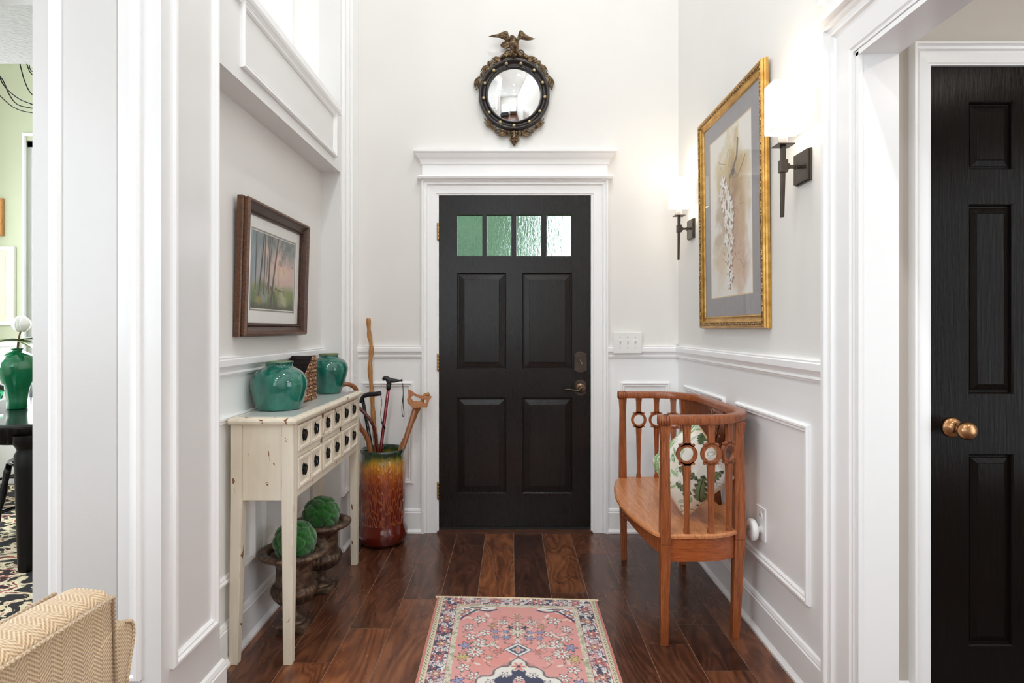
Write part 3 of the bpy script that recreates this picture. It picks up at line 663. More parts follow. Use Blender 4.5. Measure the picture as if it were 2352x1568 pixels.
# ------------------------------------------------------------------ numpy painting helpers
rngn = np.random.RandomState(5)
def vnoise(x, y, s, seed=0):
    r = np.random.RandomState(seed).rand(64, 64); x = x / s + 17.3; y = y / s + 11.7
    xi = np.floor(x).astype(int); yi = np.floor(y).astype(int); fx = x - xi; fy = y - yi; fx = fx*fx*(3-2*fx); fy = fy*fy*(3-2*fy)
    a, b, c, d = r[xi % 64, yi % 64], r[(xi+1) % 64, yi % 64], r[xi % 64, (yi+1) % 64], r[(xi+1) % 64, (yi+1) % 64]
    return (a*(1-fx)+b*fx)*(1-fy) + (c*(1-fx)+d*fx)*fy
def fbm(x, y, s, seed=0): return (vnoise(x, y, s, seed) + .5*vnoise(x, y, s/2, seed+1) + .25*vnoise(x, y, s/4, seed+2)) / 1.75
class Canvas:
    def __init__(s, x, y, base): s.x, s.y = x, y; s.c = np.ones(x.shape + (3,)) * np.array(base, float)
    def put(s, mask, col, a=1.0):
        k = (np.clip(mask, 0, 1) * a)[..., None]; s.c = s.c * (1 - k) + np.array(col, float) * k
    def blob(s, cx_, cy, rx, ry, col, a=1.0, rot=0, soft=.15):
        dx, dy = s.x - cx_, s.y - cy; c, q = math.cos(rot), math.sin(rot); d = np.hypot((dx*c + dy*q) / rx, (-dx*q + dy*c) / ry)
        s.put((1 - d) / soft, col, a)
    def flower(s, cx_, cy, r, n, col, line=None, mid=None, ph=0, depth=.3):
        dx, dy = s.x - cx_, s.y - cy; d = np.hypot(dx, dy); t = np.arctan2(dy, dx); R = r * (1 - depth + depth * np.cos(n * t + ph))
        if line is not None: s.put((R * 1.0 + r*.22 - d) / (r * .12), line)
        s.put((R - d) / (r * .12), col)
        if mid is not None: s.put((r * .28 - d) / (r * .12), mid)
    def line(s, pts, w, col, a=1.0):
        best = np.full(s.x.shape, 1e9)
        for (x0, y0), (x1, y1) in zip(pts, pts[1:]):
            L = (x1-x0)**2 + (y1-y0)**2 + 1e-12; t = np.clip(((s.x-x0)*(x1-x0) + (s.y-y0)*(y1-y0)) / L, 0, 1)
            best = np.minimum(best, np.hypot(s.x - x0 - t*(x1-x0), s.y - y0 - t*(y1-y0)))
        s.put((w - best) / (w * .35), col, a)
def paint_mesh(name, X, Y, Z, canvas, mat, parent=None, extra=None):
    """grid mesh with painted vertex colours"""
    ny, nx = X.shape; V = np.stack([X, Y, Z], -1).reshape(-1, 3)
    idx = np.arange(nx * ny).reshape(ny, nx); q = np.stack([idx[:-1, :-1], idx[:-1, 1:], idx[1:, 1:], idx[1:, :-1]], -1).reshape(-1, 4)
    Vl = V.tolist(); Ql = q.tolist()
    if extra: 
        b = len(Vl); Vl += extra[0]; Ql += [[b + i for i in f] for f in extra[1]]
    me = bpy.data.meshes.new(name); me.from_pydata(Vl, [], Ql)
    col = np.clip(canvas.reshape(-1, 3), 0, 255) / 255; col = np.where(col <= .04045, col / 12.92, ((col + .055) / 1.055) ** 2.4)
    ex = len(Vl) - len(col)
    if ex: col = np.vstack([col, np.tile(col.mean(0), (ex, 1))])
    at = me.color_attributes.new('paint', 'FLOAT_COLOR', 'POINT'); at.data.foreach_set('color', np.hstack([col, np.ones((len(col), 1))]).astype(np.float32).ravel())
    me.materials.append(mat)
    for p in me.polygons: p.use_smooth = True
    o = bpy.data.objects.new(name, me); C.objects.link(o)
    if parent is not None:
        o.parent = parent; me.transform(Matrix.Translation(-parent.location))
    return o

# ------------------------------------------------------------------ Persian rug
def build_rug():
    root = thing('rug', (.02, 1.9, 0), 'small salmon pink Persian rug with navy and cream floral border', 'rug')
    Wd = .727; L = 1.75; nx = 330; ys = np.concatenate([np.arange(0, .72, .0026), np.linspace(.72, L, 40)])
    x = np.linspace(0, Wd, nx); xx, yy = np.meshgrid(x, ys)
    cream, pink, salmon, navy, white, red, green, lilac = (232, 222, 202), (230, 162, 156), (220, 138, 122), (58, 62, 92), (240, 236, 228), (176, 78, 84), (150, 156, 112), (158, 160, 196)
    cv = Canvas(xx, yy, pink); cv.put((fbm(xx, yy, .12, 3) - .45) * 4, (232, 146, 134), .6)
    xm = np.abs(xx - Wd/2); cvs = Canvas(xm, yy, pink); cvs.c = cv.c; dk = (98, 92, 92)
    fl = [(.06, .22, .020, 6, white), (.155, .205, .026, 5, white), (.10, .255, .018, 5, (206, 160, 120)), (.20, .27, .022, 6, white), (.0, .30, .036, 8, cream), (.05, .30, .013, 6, lilac), (.09, .30, .015, 6, lilac), (.13, .31, .022, 5, white),
          (.19, .345, .022, 5, white), (.045, .345, .015, 6, lilac), (.085, .345, .014, 6, lilac), (.15, .385, .026, 5, white), (.205, .41, .022, 5, lilac), (.10, .40, .018, 6, cream), (.075, .445, .016, 6, salmon), (.165, .455, .032, 9, white), (.21, .49, .024, 6, (214, 190, 120)), (.11, .49, .016, 6, cream),
          (.20, .56, .022, 5, white), (.16, .61, .022, 6, white), (.215, .64, .022, 5, lilac), (.0, .17, .015, 6, (206, 160, 120)), (.0, .235, .020, 4, cream), (.03, .265, .014, 5, navy), (.055, .18, .010, 5, salmon)]
    for k in range(26):
        a = random.uniform(.02, .24); b = random.uniform(.15, .62); q = random.uniform(-1, 1); cvs.line([(a, b), (a + .02*q, b + .015), (a + .035*q, b + .01)], .0016, dk, .8)
    for k in range(34):
        a_, b_ = random.uniform(.0, .235), random.uniform(.15, .63); rr_ = random.uniform(.010, .018); cvs.blob(a_, b_, rr_ * 1.5, rr_ * .55, random.choice([white, (238, 206, 190), cream, (240, 190, 176)]), .85, random.uniform(0, 3))
    for a, b, r, n, c in fl: r = r * 1.15; cvs.flower(a, b, r, n, c, dk if c != lilac else navy, (200, 96, 96) if c == white else None, depth=.34); cvs.line([(a, b + r), (a + .012, b + r + .018), (a + .002, b + r + .03)], .0016, dk, .8)
    # corner spandrels
    for (a, b, r) in [(.245, .13, .055), (.20, .115, .045), (.15, .105, .035), (.25, .19, .035), (.11, .10, .022)]: cvs.blob(a, b, r, r * .62, white)
    for (a, b, r) in [(.22, .13, .022), (.17, .112, .016), (.25, .165, .020)]: cvs.flower(a, b, r, 5, (216, 140, 120), navy, cream)
    cvs.line([(.09, .112), (.12, .128), (.15, .124), (.175, .118), (.20, .145), (.215, .165), (.245, .205), (.26, .225)], .006, navy); cvs.line([(.13, .106), (.16, .098), (.2, .098), (.215, .112)], .004, navy)
    cvs.line([(.20, .165), (.225, .185), (.24, .215)], .003, red)
    # medallions down the middle
    dm = np.abs(cvs.x) / .052 + np.abs(yy - .432) / .046; cvs.put((1.15 - dm) / .08, navy); cvs.put((1.06 - dm) / .08, white); cvs.put((.78 - dm) / .08, (70, 82, 112)); cvs.flower(0, .432, .020, 4, (222, 150, 140), cream)
    dm = np.abs(cvs.x) / .30 + np.abs(yy - .80) / .305; wob = .035 * np.cos(cvs.x * 95) + .03 * np.cos(yy * 110)
    cvs.put((1.06 + wob - dm) / .03, dk); cvs.put((1.02 + wob - dm) / .03, white); cvs.put((.84 + wob * 1.5 - dm) / .03, navy); cvs.put((.62 + wob - dm) / .03, (226, 160, 156))
    cvs.flower(0, .545, .030, 6, (222, 140, 136), cream, navy)
    for a, b in [(.05, .60), (.10, .645), (.0, .62), (.05, .68), (.14, .70)]: cvs.flower(a, b, .018, 6, white, navy, red)
    c = cvs.c
    cb = Canvas(xx, yy, pink); cb.c = c
    e = np.minimum(xx, Wd - xx); t = np.abs(yy - 0)         # distances from the edges
    d_in = np.minimum(e, yy + .033)                          # the end border has no outer guard
    # inner guard
    m = (d_in < .120); cb.put(m * 1.0, cream); cb.put(m * ((fbm(xx, yy, .012, 21) > .56) * 1.0), green, .55); cb.put(m * (np.sin((xx + yy) * 520) * np.sin((xx - yy) * 300) > .55) * 1.0, dk, .6)
    m = (d_in < .099) & (d_in > .096); cb.put(m * 1.0, red)
    m = (d_in < .0965) * 1.0; cb.put(m, white)
    nz = fbm(xx, yy, .022, 33); cb.put(m * ((nz > .575) * 1.0), navy); cb.put(m * ((nz < .36) * 1.0), (206, 160, 176), .8); n2 = fbm(xx, yy, .014, 77); cb.put(m * ((n2 > .64) * 1.0), (206, 116, 108), .9); cb.put(m * ((np.abs(nz - .45) < .012) * 1.0), dk)
    keep = cb.c.copy()
    for k in range(16):
        yb = .10 + k * .10
        for sx in (0, 1):
            X_ = lambda q: q if sx == 0 else Wd - q
            cb.flower(X_(.066), yb, .026, 6, (212, 150, 124) if k % 2 else (206, 112, 104), navy, cream); cb.flower(X_(.050), yb + .048, .015, 5, white, navy, (206, 112, 104)); cb.flower(X_(.084), yb + .040, .012, 5, white, navy, navy)
            cb.line([(X_(.088), yb + .02), (X_(.066), yb + .038), (X_(.045), yb + .03), (X_(.042), yb + .075)], .0022, navy)
    for k in range(-3, 4):
        cb.flower(Wd/2 + k * .088, .032, .026, 6, (212, 124, 116) if k % 2 else (220, 170, 160), navy, cream)
        if k < 3: cb.flower(Wd/2 + k * .088 + .044, .030, .014, 5, white, navy, (60, 66, 96)); cb.blob(Wd/2 + k*.088 + .044, .055, .012, .006, navy)
    c = np.where((m > 0)[..., None], cb.c, keep); cb.c = c
    m = (e < .034) & (e > .031); cb.put(m * 1.0, red)
    m = (e < .0315) * 1.0; cb.put(m, (226, 214, 186)); cb.put(m * (np.sin(yy * 330 + 2 * np.sin(xx * 500)) > .35) * (np.abs(e - .02) < .006), (96, 108, 78), .9); cb.put((e < .012) * (e > .009), dk, .5)
    cb.put((e < .0095) * 1.0, (216, 124, 112))
    # shape: slightly skewed quadrilateral on the floor
    tx = xx / Wd; ty = yy / L
    top = (-.341, 2.690), (.386, 2.655); bot = (-.327, .95), (.392, .93)
    Xw = (top[0][0] * (1-tx) + top[1][0] * tx) * (1-ty) + (bot[0][0] * (1-tx) + bot[1][0] * tx) * ty
    Yw = (top[0][1] * (1-tx) + top[1][1] * tx) * (1-ty) + (bot[0][1] * (1-tx) + bot[1][1] * tx) * ty
    Zw = .0075 + .0006 * vnoise(xx, yy, .05, 9); Zw = Zw - (np.minimum(e, np.minimum(yy, L-yy)) < .001) * .0055
    paint_mesh('pile', Xw, Yw, Zw, cb.c, m_rug, root)
    m = MB(); m.hexa([(-.341, 2.689, 0), (.386, 2.654, 0), (.392, .93, 0), (-.327, .95, 0)], [(-.341, 2.689, .004), (.386, 2.654, .004), (.392, .93, .004), (-.327, .95, .004)]); m.build('backing', m_fringe, root)
    m = MB(); rr = random.Random(2)
    for k in range(230):
        t = k / 229; x = -.345 + .738 * t; y = 2.690 - .036 * t; l = rr.uniform(.006, .013) + (.010 if rr.random() < .08 else 0); dx = rr.uniform(-.006, .006)
        m.tube([(x, y - .004, .007), (x + dx * .4, y + l * .6, .006), (x + dx, y + l, .003)], [.0017, .0015, .0008], 5)
    m.tube([(-.348, 2.688, .006), (0, 2.674, .007), (.39, 2.652, .006)], .0055, 8)
    m.build('fringe', m_fringe, root)
build_rug()

# ------------------------------------------------------------------ console table
def build_console():
    root = thing('console_table', (-.91, 2.62, 0), 'distressed cream console table with twelve small drawers and black ring pulls', 'console table')
    zt, zb = .886, .605
    def leg(x0, x1, y0, y1, dx, dy):   # dx,dy: which side tapers inward
        b = .012; m = MB()
        X0, X1 = x0 - .006, x1 - .006
        bx0, bx1 = (X0, X1 - b) if dx > 0 else (X0 + b, X1); by0, by1 = (y0, y1 - b) if dy > 0 else (y0 + b, y1)
        m.hexa([(bx0, by0, 0), (bx1, by0, 0), (bx1, by1, 0), (bx0, by1, 0)], [(x0, y0, zb), (x1, y0, zb), (x1, y1, zb), (x0, y1, zb)])
        m.box(x0, x1, y0, y1, zb, zt); m.build('leg', m_cream, root, False, .0025)
    xa, xb = -1.0345, -.8025; ya, yb = 2.152, 3.092; w = .044
    leg(xa, xa + w, ya, ya + w, 1, 1); leg(xb - w, xb, ya, ya + w, -1, 1); leg(xa, xa + w, yb - w, yb, 1, -1); leg(xb - w, xb, yb - w, yb, -1, -1)
    m = MB(); i = .004
    m.box(xa + w, xb - w, ya + i, ya + .02, zb, zt); m.box(xa + w, xb - w, yb - .02, yb - i, zb, zt); m.box(xa + i, xa + .02, ya + w, yb - w, zb, zt); m.box(xa+.02, xb-.02, ya+.02, yb-.02, zb + .005, zb + .012)
    m.build('side_panel', m_cream, root, False, .001)
    xf = xb - .004                                   # front rail face (towards the room)
    m = MB(); m.box(xf - .018, xf, ya + w, yb - w, zb, .632); m.box(xf - .018, xf, ya + w, yb - w, .752, .774); m.box(xf - .018, xf, ya + w, yb - w, .876, zt)
    n3 = (yb - ya - 2 * w) / 3
    for k in (1, 2): m.box(xf - .018, xf, ya + w + n3 * k - .009, ya + w + n3 * k + .009, .632, .876)
    m.build('front_rail', m_cream, root, False, .0015)
    m = MB(); m.box(xf - .022, xf - .018, ya + w, yb - w, .63, .878); m.build('drawer_cavity', m_cream_line, root)
    for k in range(3):
        s0 = ya + w + n3 * k + (.009 if k else .002); s1 = ya + w + n3 * (k + 1) - (.009 if k < 2 else .002); h = (s1 - s0) / 2
        for j in range(2):
            a0, a1 = s0 + h * j + .002, s0 + h * (j + 1) - .002
            for z0, z1 in ((.634, .750), (.776, .874)):
                m = MB(); fn = lambda a, z, hh: (xf + hh, a, z)
                frame(m, fn, a0, a1, z0, z1, [(0, -.016), (0, .006), (.003, .008), (.012, .008), (.015, .003), (.018, .001)])
                m.add([fn(a0+.018, z0+.018, .001), fn(a1-.018, z0+.018, .001), fn(a1-.018, z1-.018, .001), fn(a0+.018, z1-.018, .001)], [(0, 1, 2, 3)])
                d = m.build('drawer', m_cream, root)
                cy, cz = (a0 + a1) / 2, (z0 + z1) / 2 + .004; m = MB()
                m.prism([(cy + .0135 * math.cos(t) * (1 + .12 * math.cos(8*t)), cz + .023 * math.sin(t) * (1 + .08 * math.cos(8*t))) for t in [2*PI*q/32 for q in range(32)]], fn, .001, .004)
                m.tube([(xf + .011 + .002 * math.sin(t), cy + .010 * math.cos(t), cz - .003 + .018 * math.sin(t)) for t in [2*PI*q/20 for q in range(21)]], .0025, 8)
                m.tube([(xf + .003, cy, cz + .015), (xf + .014, cy, cz + .015)], [.004, .005], 10)
                m.build('ring_pull', m_black_metal, d, True)
    # moulded top
    m = MB(); P0 = [(0, .886), (-.004, .888), (.0, .893), (.007, .899), (.009, .904), (.006, .909), (.0, .911)]
    cx0, cx1, cy0, cy1 = -1.0365, -.7895, 2.139, 3.102; rings = []
    for d, z in [(.010, .886), (.0, .888), (-.002, .893), (-.003, .899), (.0, .905), (.006, .9095), (.014, .911)]:
        rings.append([(max(cx0 + d, -1.0365), cy0 + d, z), (cx1 - d, cy0 + d, z), (cx1 - d, cy1 - d, z), (max(cx0 + d, -1.0365), cy1 - d, z)])
    vs = [p for r in rings for p in r]; fs = [(i*4+j, i*4+(j+1) % 4, (i+1)*4+(j+1) % 4, (i+1)*4+j) for i in range(6) for j in range(4)] + [(3, 2, 1, 0), (24, 25, 26, 27)]
    m.add(vs, fs); m.build('table_top', m_cream, root)
    m = MB(); m.box(cx0 + .022, cx1 - .020, cy0 + .030, cy1 - .030, .9105, .9118); m.build('glass_sheet', simple('pale_glass_sheet', (206, 210, 208), .12, .01, 6), root)
build_console()
TOPZ = .912
# glass-like pale protector is part of the top's paint; things on the table
JP = [(0, .002), (.088, .002), (.090, .006), (.093, .018), (.104, .055), (.111, .088), (.1125, .104), (.110, .122), (.101, .142), (.086, .158), (.068, .168), (.057, .173), (.053, .178), (.0535, .186), (.056, .191), (.057, .1945), (.054, .197), (.048, .196), (.047, .188), (.050, .176), (.060, .166)]
m = MB(); m.lathe([(r * .975, z * .985) for r, z in JP], (-.9465, 2.385, TOPZ), 64); tag(m.build('ginger_jar', m_teal, None, True), 'squat teal glazed jar at the near end of the console table', 'jar', 'teal glazed jars on the console')
JP2 = [(0, .002), (.060, .002), (.062, .006), (.066, .02), (.078, .06), (.089, .095), (.094, .118), (.0945, .132), (.090, .150), (.078, .168), (.060, .180), (.050, .185), (.047, .190), (.047, .197), (.0495, .203), (.049, .206), (.046, .206), (.042, .200), (.042, .19), (.05, .178)]
m = MB(); m.lathe([(r, z * .975) for r, z in JP2], (-.925, 2.965, TOPZ), 64); tag(m.build('ginger_jar', m_teal, None, True), 'teal glazed jar at the far end, behind the woven letter holder', 'jar', 'teal glazed jars on the console')
# letter holder: stepped black panels with woven side
root = thing('letter_holder', (-.97, 2.64, TOPZ), 'dark stepped letter holder with woven rattan side between two teal jars', 'letter holder')
x0, x1 = -1.025, -.915
for y, h in ((2.725, .200), (2.690, .178), (2.650, .155), (2.605, .130), (2.565, .10)):
    m = MB(); m.box(x0, x1 - .004, y, y + .008, TOPZ, TOPZ + h); m.build('divider', m_espresso, root, False, .001)
m = MB(); m.prism([(2.555, TOPZ), (2.740, TOPZ), (2.740, TOPZ + .200), (2.722, TOPZ + .203), (2.700, TOPZ + .195), (2.640, TOPZ + .150), (2.575, TOPZ + .102), (2.555, TOPZ + .085)], lambda a, z, h: (x1 - h, a, z), 0, .005); m.build('woven_side', m_woven, root)
m = MB()
for k in range(11):                                   # plaited cord rows
    z = TOPZ + .008 + k * .0175; y0_ = 2.558 + max(0, (z - TOPZ - .085)) * 1.25
    n = 40; pts = [(x1 + .003 + .0022 * math.sin(i * 1.7 + k * 2), y0_ + (2.738 - y0_) * i / n, z + .0035 * math.cos(i * 1.7 + k)) for i in range(n + 1)]
    m.tube(pts, .0042, 6)
m.build('plaited_cord', m_woven, root, True)
m = MB(); m.prism([(2.555, TOPZ), (2.740, TOPZ), (2.740, TOPZ + .200), (2.700, TOPZ + .19), (2.575, TOPZ + .10), (2.555, TOPZ + .085)], lambda a, z, h: (x0 + h, a, z), 0, .005); m.build('side_board', m_espresso, root)

# ------------------------------------------------------------------ urns and moss balls under the console
def urn(cx_, cy, label, plw, rr):
    root = thing('garden_urn', (cx_, cy, 0), label, 'urn', 'rusted urns under the console'); h = plw / 2
    m = MB(); m.box(cx_-h, cx_+h, cy-h, cy+h, 0, .026); m.hexa([(cx_-h+.003, cy-h+.003, .026), (cx_+h-.003, cy-h+.003, .026), (cx_+h-.003, cy+h-.003, .026), (cx_-h+.003, cy+h-.003, .026)], [(cx_-h+.010, cy-h+.010, .032), (cx_+h-.010, cy-h+.010, .032), (cx_+h-.010, cy+h-.010, .032), (cx_-h+.010, cy+h-.010, .032)])
    m.build('plinth', m_urn, root, False, .0025)
    m = MB(); m.lathe([(.0, .031), (.052, .031), (.053, .036), (.048, .042), (.040, .046), (.028, .054), (.020, .066), (.0185, .078), (.022, .090), (.026, .094), (.026, .100), (.022, .104)], (cx_, cy, 0), 40); m.build('stem', m_urn, root, True)
    m = MB(); m.lathe([(.020, .102), (.045, .108), (.068, .122), (.083, .142), (.089, .163), (.086, .178), (.078, .186), (.072, .188)], (cx_, cy, 0), 144, lambda t, j, z: 1 + (.055 * abs(math.sin(14 * t)) if 1 <= j <= 6 else 0)); m.build('bowl', m_urn, root, True)
    m = MB(); m.lathe([(.074, .186), (.075, .195), (.073, .230), (.073, .262), (.078, .280), (.092, .296), (.108, .304), (.100, .310), (.085, .310), (.06, .29), (0, .28)], (cx_, cy, 0), 56); m.build('neck', m_urn, root, True)
    k = rr / .1405
    m = MB(); m.lathe([(.098, .300), (.118 * k, .302), (.134 * k, .310), (.1405 * k, .320), (.138 * k, .326), (.126 * k, .330), (.114 * k, .331), (.108 * k, .328), (.100 * k, .318), (.095, .30)], (cx_, cy, 0), 216, lambda t, j, z: 1 + (.018 * abs(math.sin(27 * t)) if 2 <= j <= 5 else 0)); m.build('rim', m_urn, root, True)
urn(-.899, 2.425, 'near rusted iron urn under the console table holding a moss ball', .115, .1405)
urn(-.900, 2.775, 'far rusted iron urn under the console table with wide beaded rim', .115, .135)
def moss(cx_, cy, cz, r, label, seed):
    pts = []; N = 26; rr = random.Random(seed)
    for i in range(N):
        z = 1 - 2 * (i + .5) / N; t = i * 2.39996 + rr.uniform(-.15, .15); q = math.sqrt(1 - z*z); pts.append(Vector((q*math.cos(t), q*math.sin(t), z)))
    def fn(d):
        ds = sorted((d - p).length for p in pts)[:2]; e = ds[1] - ds[0]
        return 1.0 - .13 * math.exp(-(e / .12) ** 1.0 * 1.2) + .02
    m = MB(); m.ball((cx_, cy, cz), (r, r, r * .98), 110, 70, fn); tag(m.build('moss_ball', m_moss, None, True), label, 'moss ball', 'moss balls in the urns')
moss(-.897, 2.425, .359, .086, 'green quilted moss ball resting in the near urn', 1)
moss(-.902, 2.775, .359, .086, 'green quilted moss ball resting in the far urn', 4)

# ------------------------------------------------------------------ umbrella stand and walking sticks
SX, SY = -.747, 3.400
m = MB(); PR = [(0, .004), (.108, .004), (.122, .010), (.134, .030), (.1405, .058), (.139, .080), (.131, .102), (.1265, .118), (.127, .15), (.1285, .25), (.128, .36), (.127, .43), (.1255, .465), (.121, .485), (.119, .500), (.121, .515), (.126, .526), (.1285, .536), (.1275, .543), (.122, .545), (.115, .541), (.112, .52), (.112, .30), (.112, .03), (0, .03)]
m.lathe(PR, (SX, SY, 0), 96, lambda t, j, z: 1 + (.010 * math.sin(7 * t + z * 30) if 6 < j < 13 else 0) + (.012 * math.sin(5 * t) if 1 < j < 6 else 0))
tag(m.build('umbrella_stand', m_stand, None, True), 'tall glazed umbrella stand fading from green through amber to red brown', 'umbrella stand')
def spline(pts, n=6):
    out = []; p = [Vector(q) for q in pts]; p = [p[0]*2-p[1]] + p + [p[-1]*2-p[-2]]
    for i in range(1, len(p) - 2):
        for k in range(n):
            t = k / n; out.append(.5 * ((2*p[i]) + (-p[i-1]+p[i+1])*t + (2*p[i-1]-5*p[i]+4*p[i+1]-p[i+2])*t*t + (-p[i-1]+3*p[i]-3*p[i+1]+p[i+2])*t**3))
    out.append(p[-2]); return out
Yc = 3.43
pts = spline([P(846, 731, 3.50), P(848, 765, 3.50), P(853, 800, 3.49), P(850, 845, 3.48), P(854, 900, 3.47), P(857, 950, 3.46), P(862, 1000, 3.45), P(868, 1060, 3.445), (SX + .05, 3.43, .04)], 5)
m = MB(); n = len(pts); m.tube(pts, [.0125 + .0022 * math.sin(i * 1.3) + .002 * i / n for i in range(n)], 14); tag(m.build('walking_staff', m_staff, None, True), 'tallest knobbly peeled wood staff standing in the umbrella stand', 'walking stick')
# burgundy metal cane, black derby handle and wrist loop
a = Vector(P(893, 886, 3.41)); b = Vector((SX - .07, 3.37, .04)); root = thing('folding_cane', (SX, SY, 0), 'burgundy red metal cane with black handle and hanging wrist loop', 'cane')
m = MB(); m.tube([a, a.lerp(b, .5), b], .0095, 14); m.build('shaft', m_red_metal, root, True)
m = MB(); m.tube([a + Vector((-.002, 0, -.02)), a + Vector((0, 0, .012))], [.0125, .014], 12)
pt = spline([P(879, 871, 3.41), P(886, 868, 3.41), P(896, 873, 3.41), P(910, 874, 3.41), P(924, 873, 3.41)], 4); m.tube(pt, [.006 + .0095 * math.sin(PI * min(1, (i + 1) / len(pt) * 1.15)) ** .6 for i in range(len(pt) - 1)] + [.010], 12, (1, .8)); m.tube([P(894, 884, 3.41), P(893, 874, 3.41)], [.012, .016], 12)
m.build('handle', m_black_rubber, root, True)
m = MB(); m.tube(spline([P(925, 880, 3.40), P(926, 905, 3.40), P(923, 935, 3.40), P(925, 956, 3.40), P(928, 950, 3.39), P(926, 930, 3.39), P(926, 900, 3.39), P(925, 882, 3.39)], 5), .0022, 6); m.build('wrist_loop', m_black_rubber, root, True)
# black cane
a = Vector(P(832, 912, 3.36)); b = Vector((SX + .045, 3.335, .04)); root = thing('folding_cane', (SX, SY, 0), 'black metal cane with black padded handle nearest the console table', 'cane')
m = MB(); m.tube([a, a.lerp(b, .5), b], .010, 14); m.build('shaft', m_black_gloss, root, True)
m = MB(); m.tube(spline([P(829, 925, 3.36), P(833, 912, 3.36), P(845, 906, 3.34), P(860, 905, 3.33), P(874, 903, 3.32)], 4), [.011] * 6 + [.0135] * 11, 12); m.build('handle', m_black_rubber, root, True)
m = MB(); m.tube(spline([P(874, 905, 3.32), P(877, 925, 3.32), P(874, 950, 3.32), P(880, 975, 3.33), P(884, 986, 3.34)], 5), .0016, 6); m.tube([P(876, 968, 3.33), P(884, 984, 3.34)], [.004, .006], 8); m.build('wrist_strap', m_black_rubber, root, True)
# bent mahogany red cane
pts = spline([P(822, 934, 3.33), P(834, 945, 3.33), P(849, 962, 3.33), P(858, 980, 3.34), P(864, 1010, 3.36), P(869, 1040, 3.365), (SX + .08, 3.385, .04)], 5)
m = MB(); m.tube(pts, .0095, 12); tag(m.build('bent_cane', m_darkred, None, True), 'glossy mahogany red cane bending toward the console table', 'cane')
# crook cane leaning left
pts = spline([P(785, 884, 3.14), P(797, 882, 3.15), P(810, 886, 3.17), P(818, 897, 3.19), P(817, 930, 3.22), P(824, 975, 3.27), P(850, 1032, 3.320), (SX - .02, 3.305, .045)], 5)
m = MB(); m.tube(pts, [.011 + .004 * i / len(pts) for i in range(len(pts))], 12); tag(m.build('crook_cane', m_cane_wood, None, True), 'brown wooden crook cane leaning left behind the console top', 'cane')
# saw handled cane
a = Vector(P(955, 935, 3.41)); b = Vector((SX - .045, 3.415, .045)); root = thing('saw_handle_cane', (SX, SY, 0), 'wooden cane topped with a pale saw shaped grip', 'cane')
m = MB(); m.tube([a, a.lerp(b, .5), b], [.0155, .015, .012], 14); m.build('shaft', m_cane_wood, root, True)
hp = [(937, 893), (944, 896), (955, 904), (970, 908), (985, 910), (992, 908), (991, 913), (986, 919), (983, 929), (981, 936), (972, 935), (962, 936), (956, 937), (948, 937), (941, 930), (936, 925), (935, 917), (938, 908)]
hole = [(945, 911), (950, 908), (960, 913), (972, 917), (979, 918), (980, 923), (975, 925), (962, 921), (950, 920), (945, 916)]
def plate_with_hole(outer, inner, fn, h0, h1):
    # ring of quads between two loops of equal length after resampling by angle
    cx_ = sum(p[0] for p in inner) / len(inner); cy = sum(p[1] for p in inner) / len(inner)
    def ray(poly, t):
        dx, dy = math.cos(t), math.sin(t); best = 0
        for (x0, y0), (x1, y1) in zip(poly, poly[1:] + poly[:1]):
            ex, ey = x1-x0, y1-y0; den = dx*ey - dy*ex
            if abs(den) < 1e-9: continue
            s = ((x0-cx_)*ey - (y0-cy)*ex) / den; q = ((x0-cx_)*dy - (y0-cy)*dx) / den
            if s > 0 and -1e-6 <= q <= 1 + 1e-6: best = max(best, s)
        return (cx_ + dx*best, cy + dy*best)
    N = 72; vs = []; fs = []
    for i in range(N):
        t = 2*PI*i/N; o_, i_ = ray(outer, t), ray(inner, t)
        vs += [fn(*o_, h0), fn(*i_, h0), fn(*i_, h1), fn(*o_, h1)]
    for i in range(N):
        j = (i+1) % N
        for k in range(4): fs.append((i*4+k, i*4+(k+1) % 4, j*4+(k+1) % 4, j*4+k))
    return vs, fs
m = MB(); m.add(*plate_with_hole(hp, hole, lambda u, v, h: P(u, v, 3.40 + h), -.011, .011)); m.build('saw_grip', m_cane_light, root, False, .003)
pts = spline([P(986, 905, 3.47), P(975, 909, 3.47), P(968, 925, 3.47), P(953, 955, 3.465), P(935, 1000, 3.462), P(917, 1040, 3.455), (SX - .02, 3.475, .045)], 5)
m = MB(); m.tube(pts, [.0125 + .0018 * math.sin(i * 2.1) for i in range(len(pts))], 10); tag(m.build('thorn_stick', m_staff, None, True), 'thin knobbly stick standing just behind the saw handled cane', 'walking stick')

